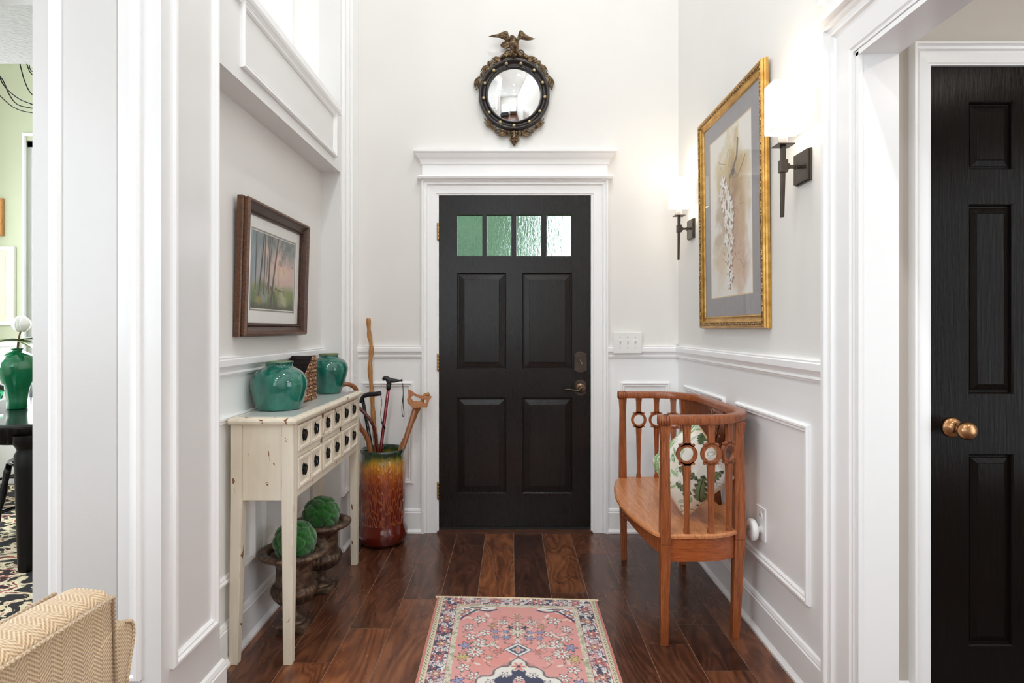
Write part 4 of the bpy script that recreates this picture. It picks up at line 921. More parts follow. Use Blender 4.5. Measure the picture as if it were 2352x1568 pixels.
# ------------------------------------------------------------------ landscape picture in the recess
def picture_left():
    Y0, Y1, Z0, Z1 = 2.223, 2.903, 1.2055, 1.747; root = thing('landscape_picture', (XN, (Y0+Y1)/2, Z0), 'wooden framed watercolour of tall trees beside a pond in the recess', 'picture')
    def fn(a, z, h):                                   # h measured from the back of the frame; leans out at the top
        t = (z - Z0) / (Z1 - Z0); return (XN + .003 + .016 * t + h, a, z)
    m = MB(); frame(m, fn, Y0, Y1, Z0, Z1, [(0, .0), (0, .020), (.004, .024), (.008, .020), (.006, .030), (.004, .040), (.010, .046), (.016, .046), (.018, .042)]); m.add([fn(Y0+.001, Z0+.001, .0), fn(Y1-.001, Z0+.001, 0), fn(Y1-.001, Z1-.001, 0), fn(Y0+.001, Z1-.001, 0)], [(0, 1, 2, 3)]); m.build('outer_frame', m_frame_wood, root)
    m = MB(); frame(m, fn, Y0, Y1, Z0, Z1, [(.018, .042), (.024, .034), (.034, .026), (.043, .022), (.044, .026), (.0475, .026), (.048, .018), (.056, .017), (.056, .012)]); m.build('cove', m_frame_in, root)
    m = MB(); d = .0455; L1, L2 = Y1 - Y0 - 2*d, Z1 - Z0 - 2*d
    n = int(L1 / .007); [m.ball(fn(Y0 + d + L1 * (i + .5) / n, z, .0265), .0026, 6, 4) for i in range(n) for z in (Z0 + d, Z1 - d)]
    n = int(L2 / .007); [m.ball(fn(a, Z0 + d + L2 * (i + .5) / n, .0265), .0026, 6, 4) for i in range(n) for a in (Y0 + d, Y1 - d)]
    m.build('beading', m_frame_in, root, True)
    i0, i1, j0, j1 = 2.325, 2.800, 1.311, 1.645
    m = MB(); frame(m, fn, Y0 + .05, Y1 - .05, Z0 + .05, Z1 - .05, [(0, .012), (i0 - Y0 - .058, .012), (i0 - Y0 - .058, .0105)]); 
    m = MB(); m.add([fn(*p, .012) for p in [(Y0+.05, Z0+.05), (Y1-.05, Z0+.05), (Y1-.05, Z1-.05), (Y0+.05, Z1-.05)]] + [fn(*p, .012) for p in [(i0, j0), (i1, j0), (i1, j1), (i0, j1)]], [(0, 1, 5, 4), (1, 2, 6, 5), (2, 3, 7, 6), (3, 0, 4, 7)]); m.build('mat_board', m_mat_white, root)
    m = MB(); frame(m, fn, i0, i1, j0, j1, [(0, .0125), (.006, .0125)]); m.build('mat_line', m_mat_line, root)
    y, z = np.meshgrid(np.linspace(0, 1, 260), np.linspace(0, 1, 190)); x = y; y = z; asp = 1.42
    c = Canvas(x * asp, y, (222, 190, 178)); n1 = fbm(c.x, y, .25, 4); n2 = fbm(c.x, y, .09, 8)
    c.put((.55 - x + .6*(n1 - .5)) * 1.6 * (y > .2), (120, 150, 160), .85); c.put((y - .62 + .5*(n1-.5)) * 2.2, (98, 118, 122), .8); c.blob(.9, .62, .45, .22, (232, 190, 172), .8, soft=1); c.blob(.95, .52, .4, .12, (236, 214, 176), .7, soft=1)
    c.put((n2 - .5) * 6 * (y > .62) * (x > .35), (86, 104, 100), .5); c.put((.40 - y + .25*(n1-.5)) * 6, (150, 158, 140), .9); c.put((.36 - y + .15*(n2-.5)) * 10, (136, 150, 84), .8); c.put((.30 - y) * 10 * (n1 > .48), (88, 112, 62), .7)
    c.blob(.30, .22, .26, .22, (110, 120, 92), .8, soft=.5); c.blob(.40, .17, .16, .14, (150, 158, 150), .85, soft=.5, rot=.4); c.blob(.24, .10, .12, .1, (176, 160, 84), .7, soft=.6)
    c.blob(1.02, .12, .22, .2, (206, 200, 160), .75, soft=.6); c.blob(1.25, .2, .16, .12, (140, 156, 70), .7, soft=.7); c.put((.06 - y + .08 * n2) * 14, (72, 72, 54), .8)
    bark = (74, 62, 54)
    for xb, xt, w, b in [(.12, .13, .02, .25), (.22, .36, .024, .18), (.38, .40, .020, .2), (.44, .50, .012, .3), (.53, .54, .024, .22), (.60, .82, .030, .05), (.48, .62, .014, .28)]:
        c.line([(xb * asp / 1.42, b), ((xb + xt) / 2, .55), (xt, 1.02)], w, bark, .92); c.line([(xb * asp / 1.42 - w*.5, b), ((xb + xt) / 2 - w*.5, .55), (xt - w*.5, 1.02)], w * .25, (142, 128, 112), .7)
    for q in range(12): c.line([(.45 + q*.04, .28), (.40 + q*.05, .12), (.42 + q * .06, .02)], .006, (60, 52, 44), .55)
    c.line([(.60, .30), (.70, .20), (.76, .02)], .03, (84, 74, 62), .9); c.line([(.74, .30), (.9, .27), (1.05, .27), (1.08, .2)], .010, (82, 66, 54), .8)
    c.line([(.86, .36), (.85, .55), (.92, .68), (1.0, .62), (1.06, .5)], .004, (92, 70, 64), .9); c.line([(.85, .36), (.80, .6), (.90, .68)], .003, (92, 70, 64), .8)
    for q in range(14): rr = random.Random(q); c.blob(.85 + rr.random()*.5, .72 + rr.random()*.26, .05, .03, (92, 104, 104), .45, rr.random()*3, .8)
    k0, k1, l0, l1 = i0 + .010, i1 - .010, j0 + .010, j1 - .010; A = k0 + x*(k1-k0); Z = l0 + y*(l1-l0); t = (Z - Z0)/(Z1-Z0)
    paint_mesh('painting', XN + .003 + .016*t + .0112, A, Z, c.c, m_paint, root)
    m = MB(); m.add([fn(*p, .0108) for p in [(i0, j0), (i1, j0), (i1, j1), (i0, j1)]], [(0, 1, 2, 3)]); m.build('backing', m_mat_white, root)
    m = MB(); m.add([fn(*p, .0155) for p in [(Y0+.053, Z0+.053), (Y1-.053, Z0+.053), (Y1-.053, Z1-.053), (Y0+.053, Z1-.053)]], [(0, 1, 2, 3)]); m.build('picture_glass', m_pane, root)
picture_left()

# ------------------------------------------------------------------ gold framed picture on the right wall
def picture_right():
    Y0, Y1, Z0, Z1 = 2.2835, 3.075, 1.239, 2.298; root = thing('floral_picture', (XR, (Y0+Y1)/2, Z0), 'large gilt framed floral watercolour with wide grey mat', 'picture')
    def fn(a, z, h):
        t = (z - Z0) / (Z1 - Z0); return (XR - .002 - .011 * t - h, a, z)
    m = MB(); frame(m, fn, Y0, Y1, Z0, Z1, [(0, 0), (0, .010), (.003, .016), (.001, .020), (.004, .026), (.010, .028), (.013, .026)]); m.add([fn(*p, 0) for p in [(Y0+.001, Z0+.001), (Y1-.001, Z0+.001), (Y1-.001, Z1-.001), (Y0+.001, Z1-.001)]], [(0, 1, 2, 3)]); m.build('outer_frame', m_gold, root)
    m = MB(); frame(m, fn, Y0, Y1, Z0, Z1, [(.013, .026), (.016, .029), (.020, .030), (.024, .028), (.026, .024)]); m.build('carved_edge', m_goldorn, root)
    m = MB(); frame(m, fn, Y0, Y1, Z0, Z1, [(.026, .024), (.032, .018), (.042, .014), (.048, .014), (.052, .017), (.056, .014), (.058, .008)]); m.build('inner_frame', m_gold, root)
    m = MB(); d = .026
    for i in range(150):
        z = Z0 + d + (Z1 - Z0 - 2*d) * i / 149
        for a in (Y0 + d, Y1 - d): m.ball(fn(a, z, .0255), .0028, 6, 4)
    for i in range(105):
        a = Y0 + d + (Y1 - Y0 - 2*d) * i / 104
        for z in (Z0 + d, Z1 - d): m.ball(fn(a, z, .0255), .0028, 6, 4)
    m.build('beading', m_goldorn, root, True)
    i0, i1, j0, j1 = 2.430, 2.935, 1.386, 2.157
    m = MB(); m.add([fn(*p, .009) for p in [(Y0+.05, Z0+.05), (Y1-.05, Z0+.05), (Y1-.05, Z1-.05), (Y0+.05, Z1-.05)]] + [fn(*p, .009) for p in [(i0, j0), (i1, j0), (i1, j1), (i0, j1)]], [(0, 1, 5, 4), (1, 2, 6, 5), (2, 3, 7, 6), (3, 0, 4, 7)]); m.build('mat_board', m_mat_grey, root)
    m = MB(); frame(m, fn, i0 - .001, i1 + .001, j0 - .001, j1 + .001, [(0, .0092), (.005, .0086)]); m.build('mat_bevel', simple('cream_mat_bevel', (222, 196, 150), .7), root)
    x, y = np.meshgrid(np.linspace(0, 1, 220), np.linspace(0, 1, 330)); x = 1 - x                     # x runs left to right as seen
    c = Canvas(x, y * 1.5, (244, 240, 232)); n1 = fbm(c.x, c.y, .3, 14); n2 = fbm(c.x, c.y, .1, 18); Yv = c.y
    for a, b, rx, ry, col, al in [(.52, 1.10, .20, .26, (206, 176, 116), .9), (.72, 1.02, .17, .24, (206, 180, 128), .8), (.34, .80, .14, .26, (196, 172, 140), .8), (.64, .78, .14, .30, (158, 124, 88), .85), (.22, .58, .12, .2, (186, 160, 130), .7), (.70, .45, .16, .28, (208, 168, 142), .75), (.28, 1.15, .12, .14, (214, 196, 146), .7), (.26, .30, .13, .2, (222, 198, 164), .7), (.82, .80, .10, .28, (216, 190, 152), .6), (.66, .18, .12, .12, (218, 186, 156), .6), (.45, 1.3, .1, .08, (216, 206, 170), .6)]:
        c.put(np.clip(1.5 - np.hypot((c.x - a) / rx, (Yv - b) / ry) + 2.0*(n1 - .5) + 1.2*(n2 - .5), 0, 1), col, al)
    rr = random.Random(4)
    for q in range(34):
        a, b = rr.uniform(.3, .75), rr.uniform(.3, 1.25); x1, y1 = a + rr.uniform(-.12, .14), b + rr.uniform(-.12, .12); c.line([(a, b), (x1, y1), (x1 + rr.uniform(-.1, .1), y1 + rr.uniform(-.02, .14))], .004, rr.choice([(128, 92, 60), (160, 122, 84), (176, 110, 90)]), .6)
    for a, b, r in [(.33, 1.05, .075), (.42, .98, .06), (.30, .95, .065), (.46, .88, .085), (.36, .84, .075), (.53, .80, .06), (.44, .74, .085), (.54, .70, .07), (.40, .66, .06), (.50, .60, .085), (.42, .52, .07), (.54, .50, .06), (.48, .42, .075), (.42, .35, .05), (.51, .32, .06), (.46, .24, .05), (.53, .18, .05), (.47, .11, .04)]:
        ph = rr.uniform(0, 6); c.flower(a + .014, b - .016, r * 1.12, 5, (140, 112, 90), None, None, ph, .22); c.flower(a, b, r, 5, (251, 249, 245), None, None, ph, .24)
        c.put(np.clip((n2 - .52) * 8, 0, 1) * (np.hypot(c.x - a, Yv - b) < r * .8), (222, 208, 192), .55); c.blob(a, b, r * .16, r * .13, (176, 146, 110), .8, soft=.8)
    c.line([(.70, 1.34), (.68, 1.20), (.60, 1.12), (.52, 1.06)], .020, (96, 84, 76), .9); c.line([(.60, 1.12), (.68, 1.02), (.80, 1.10), (.86, 1.16)], .009, (140, 104, 60), .8); c.blob(.585, 1.09, .045, .035, (84, 74, 68), .95); c.line([(.52, 1.06), (.50, .98)], .008, (110, 80, 56), .8)
    A = i0 + (1 - x) * (i1 - i0); Z = j0 + y * (j1 - j0); t = (Z - Z0) / (Z1 - Z0)
    paint_mesh('painting', XR - .002 - .011*t - .0082, A, Z, c.c, m_paint, root)
    m = MB(); m.add([fn(*p, .0115) for p in [(Y0+.052, Z0+.052), (Y1-.052, Z0+.052), (Y1-.052, Z1-.052), (Y0+.052, Z1-.052)]], [(0, 1, 2, 3)]); m.build('picture_glass', m_pane, root)
picture_right()

# ------------------------------------------------------------------ sconces
def sconce(yc, label):
    cxs = .940; root = thing('wall_sconce', (XR, yc, 1.795), label, 'wall sconce', 'torch sconces with white box shades')
    m = MB(); m.box(XR - .009, XR, yc - .050, yc + .050, 1.740, 1.850); m.box(XR - .0176, XR - .009, yc - .047, yc + .047, 1.743, 1.847); m.build('backplate', m_bronze, root, False, .0012)
    m = MB(); m.box(cxs + .01, XR - .017, yc - .0055, yc + .0055, 1.792, 1.803); m.box(XR - .034, XR - .030, yc - .009, yc + .009, 1.788, 1.807); m.box(cxs + .008, cxs + .020, yc - .008, yc + .008, 1.788, 1.807); m.build('arm', m_bronze, root, False, .001)
    m = MB(); m.hexa([(cxs-.010, yc-.0055, 1.623), (cxs+.001, yc-.0055, 1.623), (cxs+.001, yc+.0055, 1.623), (cxs-.010, yc+.0055, 1.623)], [(cxs-.009, yc-.008, 1.868), (cxs+.007, yc-.008, 1.868), (cxs+.007, yc+.008, 1.868), (cxs-.009, yc+.008, 1.868)])
    m.box(cxs - .0135, cxs + .0115, yc - .012, yc + .012, 1.777, 1.820); m.build('torch_rod', m_bronze, root, False, .001)
    m = MB(); m.box(cxs - .030, cxs + .028, yc - .028, yc + .028, 1.8685, 1.8715); m.build('drip_plate', m_bronze, root)
    m = MB(); m.lathe([(0, 1.8716), (.015, 1.8716), (.0155, 1.96), (0, 1.962)], (cxs - .001, yc, 0), 20); m.build('candle_sleeve', m_sleeve, root, True)
    m = MB(); m.ball((cxs - .001, yc, 1.995), (.018, .018, .028), 16, 10); m.build('bulb', m_bulb, root, True)
    x0, x1, a0, a1, z0, z1, t = .8906, 1.0016, yc - .038, yc + .038, 1.915, 2.084, .0012
    m = MB(); m.box(x0, x0+t, a0, a1, z0, z1); m.box(x1-t, x1, a0, a1, z0, z1); m.box(x0+t, x1-t, a0, a0+t, z0, z1); m.box(x0+t, x1-t, a1-t, a1, z0, z1); m.build('lamp_shade', m_shade, root)
    for z in (z0, z1 - .003):
        m = MB(); m.box(x0-.0006, x1+.0006, a0-.0006, a0+.001, z, z+.003); m.box(x0-.0006, x1+.0006, a1-.001, a1+.0006, z, z+.003); m.box(x0-.0006, x0+.001, a0, a1, z, z+.003); m.box(x1-.001, x1+.0006, a0, a1, z, z+.003)
        m.build('shade_trim', m_mat_white, root)
    for z, e in ((2.090, 1.2), (1.908, .9)):                 # light leaving the open top and bottom of the shade
        l = bpy.data.lights.new('sconce_light', 'POINT'); l.energy = e; l.color = (1, .84, .66); l.shadow_soft_size = .03; o = bpy.data.objects.new('sconce_light', l); C.objects.link(o); o.location = (cxs, yc, z)
sconce(2.025, 'nearer wall sconce with white box shade right of the gilt picture')
sconce(3.284, 'farther wall sconce with white box shade between the corner and gilt picture')

# ------------------------------------------------------------------ switch plate, outlet and plug-in
root = thing('light_switch', (.70, YW, 1.14), 'white triple toggle switch plate on the wall right of the front door', 'light switch')
x0, x1, z0, z1 = .614, .786, 1.089, 1.218
m = MB(); m.box(x0, x1, YW - .034, YW - .028, z0, z1); m.box(x0 + .01, x1 - .01, YW - .028, YW, z0 + .01, z1 - .01); m.build('plate', m_white_plastic, root, False, .003)
for k in range(3):
    xc = x0 + (x1 - x0) * (.235 + .265 * k); m = MB(); m.hexa([(xc-.005, YW-.036, 1.143), (xc+.005, YW-.036, 1.143), (xc+.005, YW-.034, 1.143), (xc-.005, YW-.034, 1.143)], [(xc-.004, YW-.046, 1.166), (xc+.004, YW-.046, 1.166), (xc+.005, YW-.034, 1.166), (xc-.005, YW-.034, 1.166)]); m.box(xc-.0055, xc+.0055, YW-.0355, YW-.034, 1.140, 1.169)
    m.build('toggle', m_white_plastic, root)
    for z in (1.123, 1.186): m = MB(); m.xf = Matrix.Translation((xc, YW - .034, z)) @ Matrix.Rotation(PI/2, 4, 'X'); m.lathe([(0, .0015), (.003, .001), (.0035, 0)], n=10); m.build('screw', m_mat_line, root)
root = thing('wall_outlet', (XR, 2.37, .45), 'white electrical outlet low on the right wall behind the settee', 'outlet')
m = MB(); m.box(XR - .006, XR, 2.332, 2.412, .385, .517); m.build('plate', m_white_plastic, root, False, .002)
for z in (.425, .480): m = MB(); m.prism([(2.372 + .017 * math.cos(t), z + .0165 * math.sin(t)) for t in [2*PI*q/20 for q in range(20)]], lambda a, z_, h: (XR - h, a, z_), .006, .0075); m.build('receptacle', m_white_plastic, root)
for dy in (-.007, .007): m = MB(); m.box(XR - .0082, XR - .007, 2.372 + dy - .0012, 2.372 + dy + .0012, .479, .488); m.build('slot', m_outlet_slot, root)
root = thing('plug_in_sensor', (.985, 2.372, .42), 'round white plug-in device in the outlet behind the settee', 'plug-in device')
m = MB(); m.xf = Matrix.Translation((XR - .0076, 2.372, .425)) @ Matrix.Rotation(-PI/2, 4, 'Y'); m.lathe([(0, 0), (.013, 0), (.013, .014), (.026, .018), (.040, .022), (.0425, .028), (.0425, .038), (.040, .043), (.030, .045), (0, .046)], n=40); m.build('body', m_white_plastic, root, True)
m = MB(); m.xf = Matrix.Translation((XR - .054, 2.372, .433)) @ Matrix.Rotation(-PI/2, 4, 'Y'); m.lathe([(.004, 0), (.009, .001), (.010, 0)], n=24); m.build('button', m_mat_line, root, True)

# ------------------------------------------------------------------ convex eagle mirror
def build_mirror():
    K = .000498; cxm, czm = P(1181, 0, 3.5)[0], P(0, 212.3, 3.5)[2]; root = thing('convex_mirror', (cxm, YW, czm), 'round convex mirror with dark frame, gilt balls and eagle crest above the door', 'mirror')
    def q(px, py, h=0.0): return (cxm + (px - 737) * K, YW - h, czm + (900 - py) * K)
    rot = Matrix.Translation((cxm, YW, czm)) @ Matrix.Rotation(PI/2, 4, 'X')
    m = MB(); m.xf = rot; m.lathe([(.150, .004), (.2135, .004), (.2150, .020), (.2135, .040), (.208, .048), (.202, .048), (.197, .042), (.193, .032), (.185, .026), (.177, .026), (.173, .032), (.170, .040), (.166, .042), (.162, .038), (.160, .028)], n=96); m.build('round_frame', m_ebony, root, True)
    m = MB(); m.xf = rot; R = .163; m.lathe([(R * i / 24, .030 + .034 * (1 - (i / 24) ** 2)) for i in range(25)], n=96); m.build('mirror_glass', m_mirror, root, True)
    for px, py in [(642, 527), (820, 527), (980, 607), (1082, 758), (1110, 932), (1048, 1105), (922, 1230), (735, 1278), (568, 1238), (433, 1120), (367, 945), (382, 765), (490, 610)]:
        m = MB(); m.ball(q(px, py, .034), .0112, 16, 10); m.build('gilt_ball', m_ball, root, True)
    # leaf sprays
    def leafspray(px, py, ang, L, wd, n=5, seed=0):
        m = MB(); c = Vector(q(px, py, .018)); d = Vector((math.cos(ang), 0, math.sin(ang))); s = Vector((-d.z, 0, d.x))
        for k in range(n):
            o = (k - (n-1)/2) / max(1, n-1); st = c - d * (L * .5 * K) + s * (o * wd * .3 * K); en = c + d * (L * (.5 - .18 * abs(o)) * K) + s * (o * wd * 1.15 * K)
            mid = (st + en) / 2 + s * (o * wd * .5 * K) + Vector((0, -.010, 0))
            pt = [st, st.lerp(mid, .5) + Vector((0, -.004, 0)), mid, mid.lerp(en, .5) + Vector((0, -.002, 0)), en]
            m.tube(pt, [.002, wd * K * .15, wd * K * .18, wd * K * .12, .0015], 8, (1, 1))
        m.ball(c - d * (L * .5 * K), .007, 10, 6); m.ball(c + d * (L * .55 * K) + Vector((0, -.004, 0)), .005, 8, 5)
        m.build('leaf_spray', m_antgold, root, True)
    for px, py, a, L, w in [(520, 480, 195, 150, 60), (390, 590, 232, 140, 60), (296, 750, 258, 150, 60), (440, 515, 220, 60, 40), (350, 655, 240, 50, 36)]:
        leafspray(px, py, math.radians(a), L, w); leafspray(1474 - px, py - 6, math.radians(180 - a), L, w)
    for px, py, a, L, w in [(430, 1245, 130, 140, 56), (590, 1360, 170, 150, 60), (500, 1312, 150, 50, 34), (670, 1358, 175, 60, 34)]:
        leafspray(px, py, math.radians(a), L, w); leafspray(1474 - px, py, math.radians(180 - a), L, w)
    # bottom drop
    m = MB(); fn = lambda a, b, h: q(a, b, h)
    for po, h in (([(737, 1515), (675, 1428), (702, 1360), (737, 1340), (772, 1360), (802, 1428)], .022), ([(737, 1490), (700, 1425), (737, 1375), (775, 1425)], .034)): m.prism(po, fn, .004, h)
    for s in (-1, 1):
        for k in range(4): m.tube([q(737, 1350 + k*34, .034), q(737 + s*26, 1362 + k*32, .038), q(737 + s*44, 1400 + k*22, .030)], [.006, .007, .003], 8)
    m.tube([q(737, 1345, .04), q(737, 1420, .044), q(737, 1508, .024)], [.008, .010, .003], 10); m.build('pendant_leaf', m_antgold, root, True, .002)
    # rockwork under the eagle
    m = MB(); rr = random.Random(12)
    for k in range(26):
        t = k / 25; px = 595 + 290 * t; py = 440 - 22 * math.sin(PI * t) + rr.uniform(-6, 6); m.ball(q(px, py, .026 + rr.uniform(-.004, .010)), (.013, .013, .012), 10, 7)
    for px, py, r in [(650, 405, 34), (800, 405, 34), (690, 425, 26), (760, 425, 26), (735, 438, 26), (620, 425, 26), (855, 420, 26)]: m.ball(q(px, py, .030), (r*K*1.0, .014, r*K*.9), 14, 9)
    for s in (-1, 1): m.tube([q(737 + s*130 * math.cos(t) * .25 + s*80, 405 - 42 * math.sin(t), .034) for t in [PI * i / 10 for i in range(11)]], .0048, 8)
    m.build('rock_base', m_antgold, root, True)
    # eagle: body, head, folded tail, spread wings
    m = MB(); bp = [q(742, 405, .034), q(742, 372, .040), q(738, 335, .050), q(735, 300, .055), q(730, 270, .055), q(722, 248, .054), q(716, 236, .055)]
    m.tube(bp, [.014, .023, .029, .029, .024, .019, .013], 18); m.ball(q(712, 240, .060), (.0165, .018, .0145), 16, 10)
    m.tube([q(698, 244, .066), q(684, 256, .070), q(680, 272, .068)], [.008, .0055, .0015], 8)
    for s in (-1, 1): m.tube([q(738 + s*24, 370, .044), q(738 + s*34, 398, .044), q(738 + s*40, 420, .042)], [.015, .010, .007], 10)
    tl = [q(700, 300, .046), q(655, 300, .040), (q(610, 300, .034)), q(575, 310, .030)]; m.tube(tl, [.018, .022, .019, .009], 12, (1, .7), up=(0, 0, 1))
    for k in range(4): m.tube([q(690, 300 + k*12, .050), q(640, 310 + k*12, .044), q(585 + k*14, 312 + k*12, .036)], [.006, .007, .003], 8)
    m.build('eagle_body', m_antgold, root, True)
    for outer, inner in (([(690, 262), (672, 205), (655, 160), (600, 172), (540, 200), (480, 208), (430, 210)], [(690, 330), (650, 280), (600, 258), (560, 244), (510, 238), (465, 228), (430, 214)]),
                         ([(770, 262), (785, 195), (806, 152), (840, 165), (880, 205), (940, 235), (993, 238)], [(775, 330), (800, 262), (830, 262), (865, 272), (910, 274), (955, 262), (993, 242)])):
        m = MB(); n = len(outer); pts = []; rad = []; el = []
        oo = spline([(a, 0, b) for a, b in outer], 4); ii = spline([(a, 0, b) for a, b in inner], 4)
        for a, b in zip(oo, ii):
            c = (a + b) / 2; i = len(pts) / len(oo); pts.append(q(c.x, c.z, .046 + .016 * math.sin(PI * i))); rad.append(max(.0025, (a - b).length / 2 * K))
        vs = []; N = 14
        for (a, b, p_) in zip(oo, ii, pts):
            ax = (Vector(q(a.x, a.z)) - Vector(q(b.x, b.z))) / 2; th = min(.008, ax.length * .35 + .001)
            for j in range(N): t = 2*PI*j/N; vs.append(Vector(p_) + ax * math.cos(t) + Vector((0, -1, 0)) * th * math.sin(t))
        fs = [(i*N+j, i*N+(j+1) % N, (i+1)*N+(j+1) % N, (i+1)*N+j) for i in range(len(pts)-1) for j in range(N)] + [list(range(N))[::-1], [(len(pts)-1)*N + j for j in range(N)]]
        m.add(vs, fs)
        for f in (-.7, -.35, 0, .35, .7):                       # feather ribs
            m.tube([Vector(p_) + (Vector(q(a.x, a.z)) - Vector(q(b.x, b.z))) / 2 * f * .9 + Vector((0, -.0072 if abs(f) < .5 else -.005, 0)) for a, b, p_ in list(zip(oo, ii, pts))[2:-3]], .0024, 6)
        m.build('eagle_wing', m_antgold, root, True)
build_mirror()

# ------------------------------------------------------------------ oak settee
def build_settee():
    root = thing('settee', (.75, 2.715, 0), 'curved golden oak settee with pierced ring spindles against the right wall', 'settee')
    yn, yf, xo, r = 2.283, 3.147, .962, .215
    def upath(off=0, x_start=.590, n=14, back_only=False):
        o = off; xb, ya, yb = xo + o, yn - o, yf + o; rr_ = r + o; pts = []
        pts += [(x_start + (xb - rr_ - x_start) * i / 6, ya) for i in range(6)]
        pts += [(xb - rr_ + rr_ * math.sin(t), ya + rr_ - rr_ * math.cos(t)) for t in [PI/2 * i / n for i in range(n)]]
        pts += [(xb, ya + rr_ + (yb - ya - 2*rr_) * i / 10) for i in range(10)]
        pts += [(xb - rr_ + rr_ * math.cos(t), yb - rr_ + rr_ * math.sin(t)) for t in [PI/2 * i / n for i in range(n)]]
        pts += [(xb - rr_ - (xb - rr_ - x_start) * i / 6, yb) for i in range(7)]
        return pts
    def frames(pts, z):
        out = []
        for i, (x, y) in enumerate(pts):
            a = pts[max(i-1, 0)]; b = pts[min(i+1, len(pts)-1)]; d = Vector((b[0]-a[0], b[1]-a[1], 0)).normalized(); out.append(((x, y, z), (d.y, -d.x, 0), (0, 0, 1)))
        return out
    pr = [(-.020, 0), (.020, 0), (.0235, .006), (.0235, .024), (.018, .032), (.008, .0355), (-.008, .0355), (-.018, .032), (-.0235, .024), (-.0235, .006)]
    m = MB(); m.sweep(frames(upath(), .866), pr); m.build('top_rail', m_oak, root, True, .001)
    for y in (yn, yf):                                        # reeded end blocks
        m = MB(); m.box(.578, .612, y - .024, y + .024, .862, .9015)
        for k in range(6): m.tube([(.5775, y - .021 + k*.0084, .863), (.5765, y - .021 + k*.0084, .882), (.5775, y - .021 + k*.0084, .900)], .0048, 8)
        for s in (-1, 1):
            for k in range(3): m.tube([(.583 + k*.010, y + s*.0245, .864), (.583 + k*.010, y + s*.0255, .882), (.583 + k*.010, y + s*.0245, .9)], .005, 8)
        m.build('carved_end', m_oak, root, True)
    # seat outline: bowed front, rounded back corners
    back = upath(.018 - .020, .585)
    def outline(o, bow):
        p = [(x, y) for x, y in upath(-.002 + o, .585)]; ya, yb = p[0][1], p[-1][1]; n = 24; fr = []
        for i in range(1, n): t = i / n; fr.append((.585 - o*.5 - bow * math.sin(PI * t) ** .8, yb + (ya - yb) * t))
        return p + fr
    m = MB(); OL = outline(.020 - .002, .082); OLi = [(x, y) for x, y in outline(.012, .076)]
    n = len(OL)
    rings = [[(x, y, .421) for x, y in outline(.010, .074)], [(x, y, .425) for x, y in OL], [(x, y, .434) for x, y in OL], [(x, y, .440) for x, y in OLi]]
    vs = [p for r_ in rings for p in r_]; fs = [(i*n+j, i*n+(j+1) % n, (i+1)*n+(j+1) % n, (i+1)*n+j) for i in range(3) for j in range(n)] + [list(range(n))[::-1], [3*n + j for j in range(n)]]
    m.add(vs, fs); m.build('seat', m_oak_seat, root)
    # aprons
    m = MB(); AP = upath(-.006, .60); fr_ = frames(AP, .330); m.sweep(fr_, [(-.010, 0), (.008, 0), (.008, .092), (-.010, .092)]); m.build('side_apron', mat_wood('oak_apron', (186, 108, 58), (166, 86, 42), (118, 56, 24), .3, (3, 3, 24), .08), root)
    m = MB(); N = 40; vs = []
    for i in range(N + 1):
        t = i / N; x = .600 - .075 * math.sin(PI * t) ** .8; y = yn + (yf - yn) * t; zb = .346 + .026 * math.sin(PI * t) ** 1.2 - .022 * math.exp(-((t - .5) / .05) ** 2)
        vs += [(x, y, zb), (x + .018, y, zb), (x + .018, y, .422), (x, y, .422)]
    m.add(vs, [(i*4+k, i*4+(k+1) % 4, (i+1)*4+(k+1) % 4, (i+1)*4+k) for i in range(N) for k in range(4)] + [(0, 1, 2, 3), (N*4+3, N*4+2, N*4+1, N*4)])
    m.build('front_apron', m_oak, root)
    m = MB()
    for dy, dz, rr_ in [(0, 0, .016), (.022, .004, .012), (-.022, .004, .012), (.040, .010, .008), (-.040, .010, .008), (0, .022, .010)]: m.ball((.524, 2.715 + dy, .358 + dz), (.006, rr_, rr_), 12, 8)
    m.build('carved_rosette', m_carved, root, True)
    # posts and legs
    def leg(x, y, top, w0, w1, post, dx=0, dy=0):
        m = MB(); h, f = w0/2, w1/2; zk = .40
        m.hexa([(x+dx-f, y+dy-f, 0), (x+dx+f, y+dy-f, 0), (x+dx+f, y+dy+f, 0), (x+dx-f, y+dy+f, 0)], [(x-h, y-h, zk), (x+h, y-h, zk), (x+h, y+h, zk), (x-h, y+h, zk)])
        if not post: m.box(x-h, x+h, y-h, y+h, zk, .424)
        m.build('leg', m_oak, root, False, .003)
        if post:
            m = MB(); g = h * .80
            m.hexa([(x-h, y-h, zk), (x+h, y-h, zk), (x+h, y+h, zk), (x-h, y+h, zk)], [(x-h, y-h, .47), (x+h, y-h, .47), (x+h, y+h, .47), (x-h, y+h, .47)])
            m.hexa([(x-h, y-h, .47), (x+h, y-h, .47), (x+h, y+h, .47), (x-h, y+h, .47)], [(x-g, y-g, .80), (x+g, y-g, .80), (x+g, y+g, .80), (x-g, y+g, .80)])
            m.hexa([(x-g, y-g, .80), (x+g, y-g, .80), (x+g, y+g, .80), (x-g, y+g, .80)], [(x-h, y-h, .866), (x+h, y-h, .866), (x+h, y+h, .866), (x-h, y+h, .866)])
            m.build('post', m_oak, root, False, .003)
    leg(.597, yn - .001, 0, .039, .030, True, .0, .012); leg(.597, yf + .001, 0, .039, .028, True, .006, -.008)
    leg(.908, 2.342, 0, .042, .030, True, -.012, .010); leg(.908, 3.088, 0, .042, .030, True, -.01, -.01)
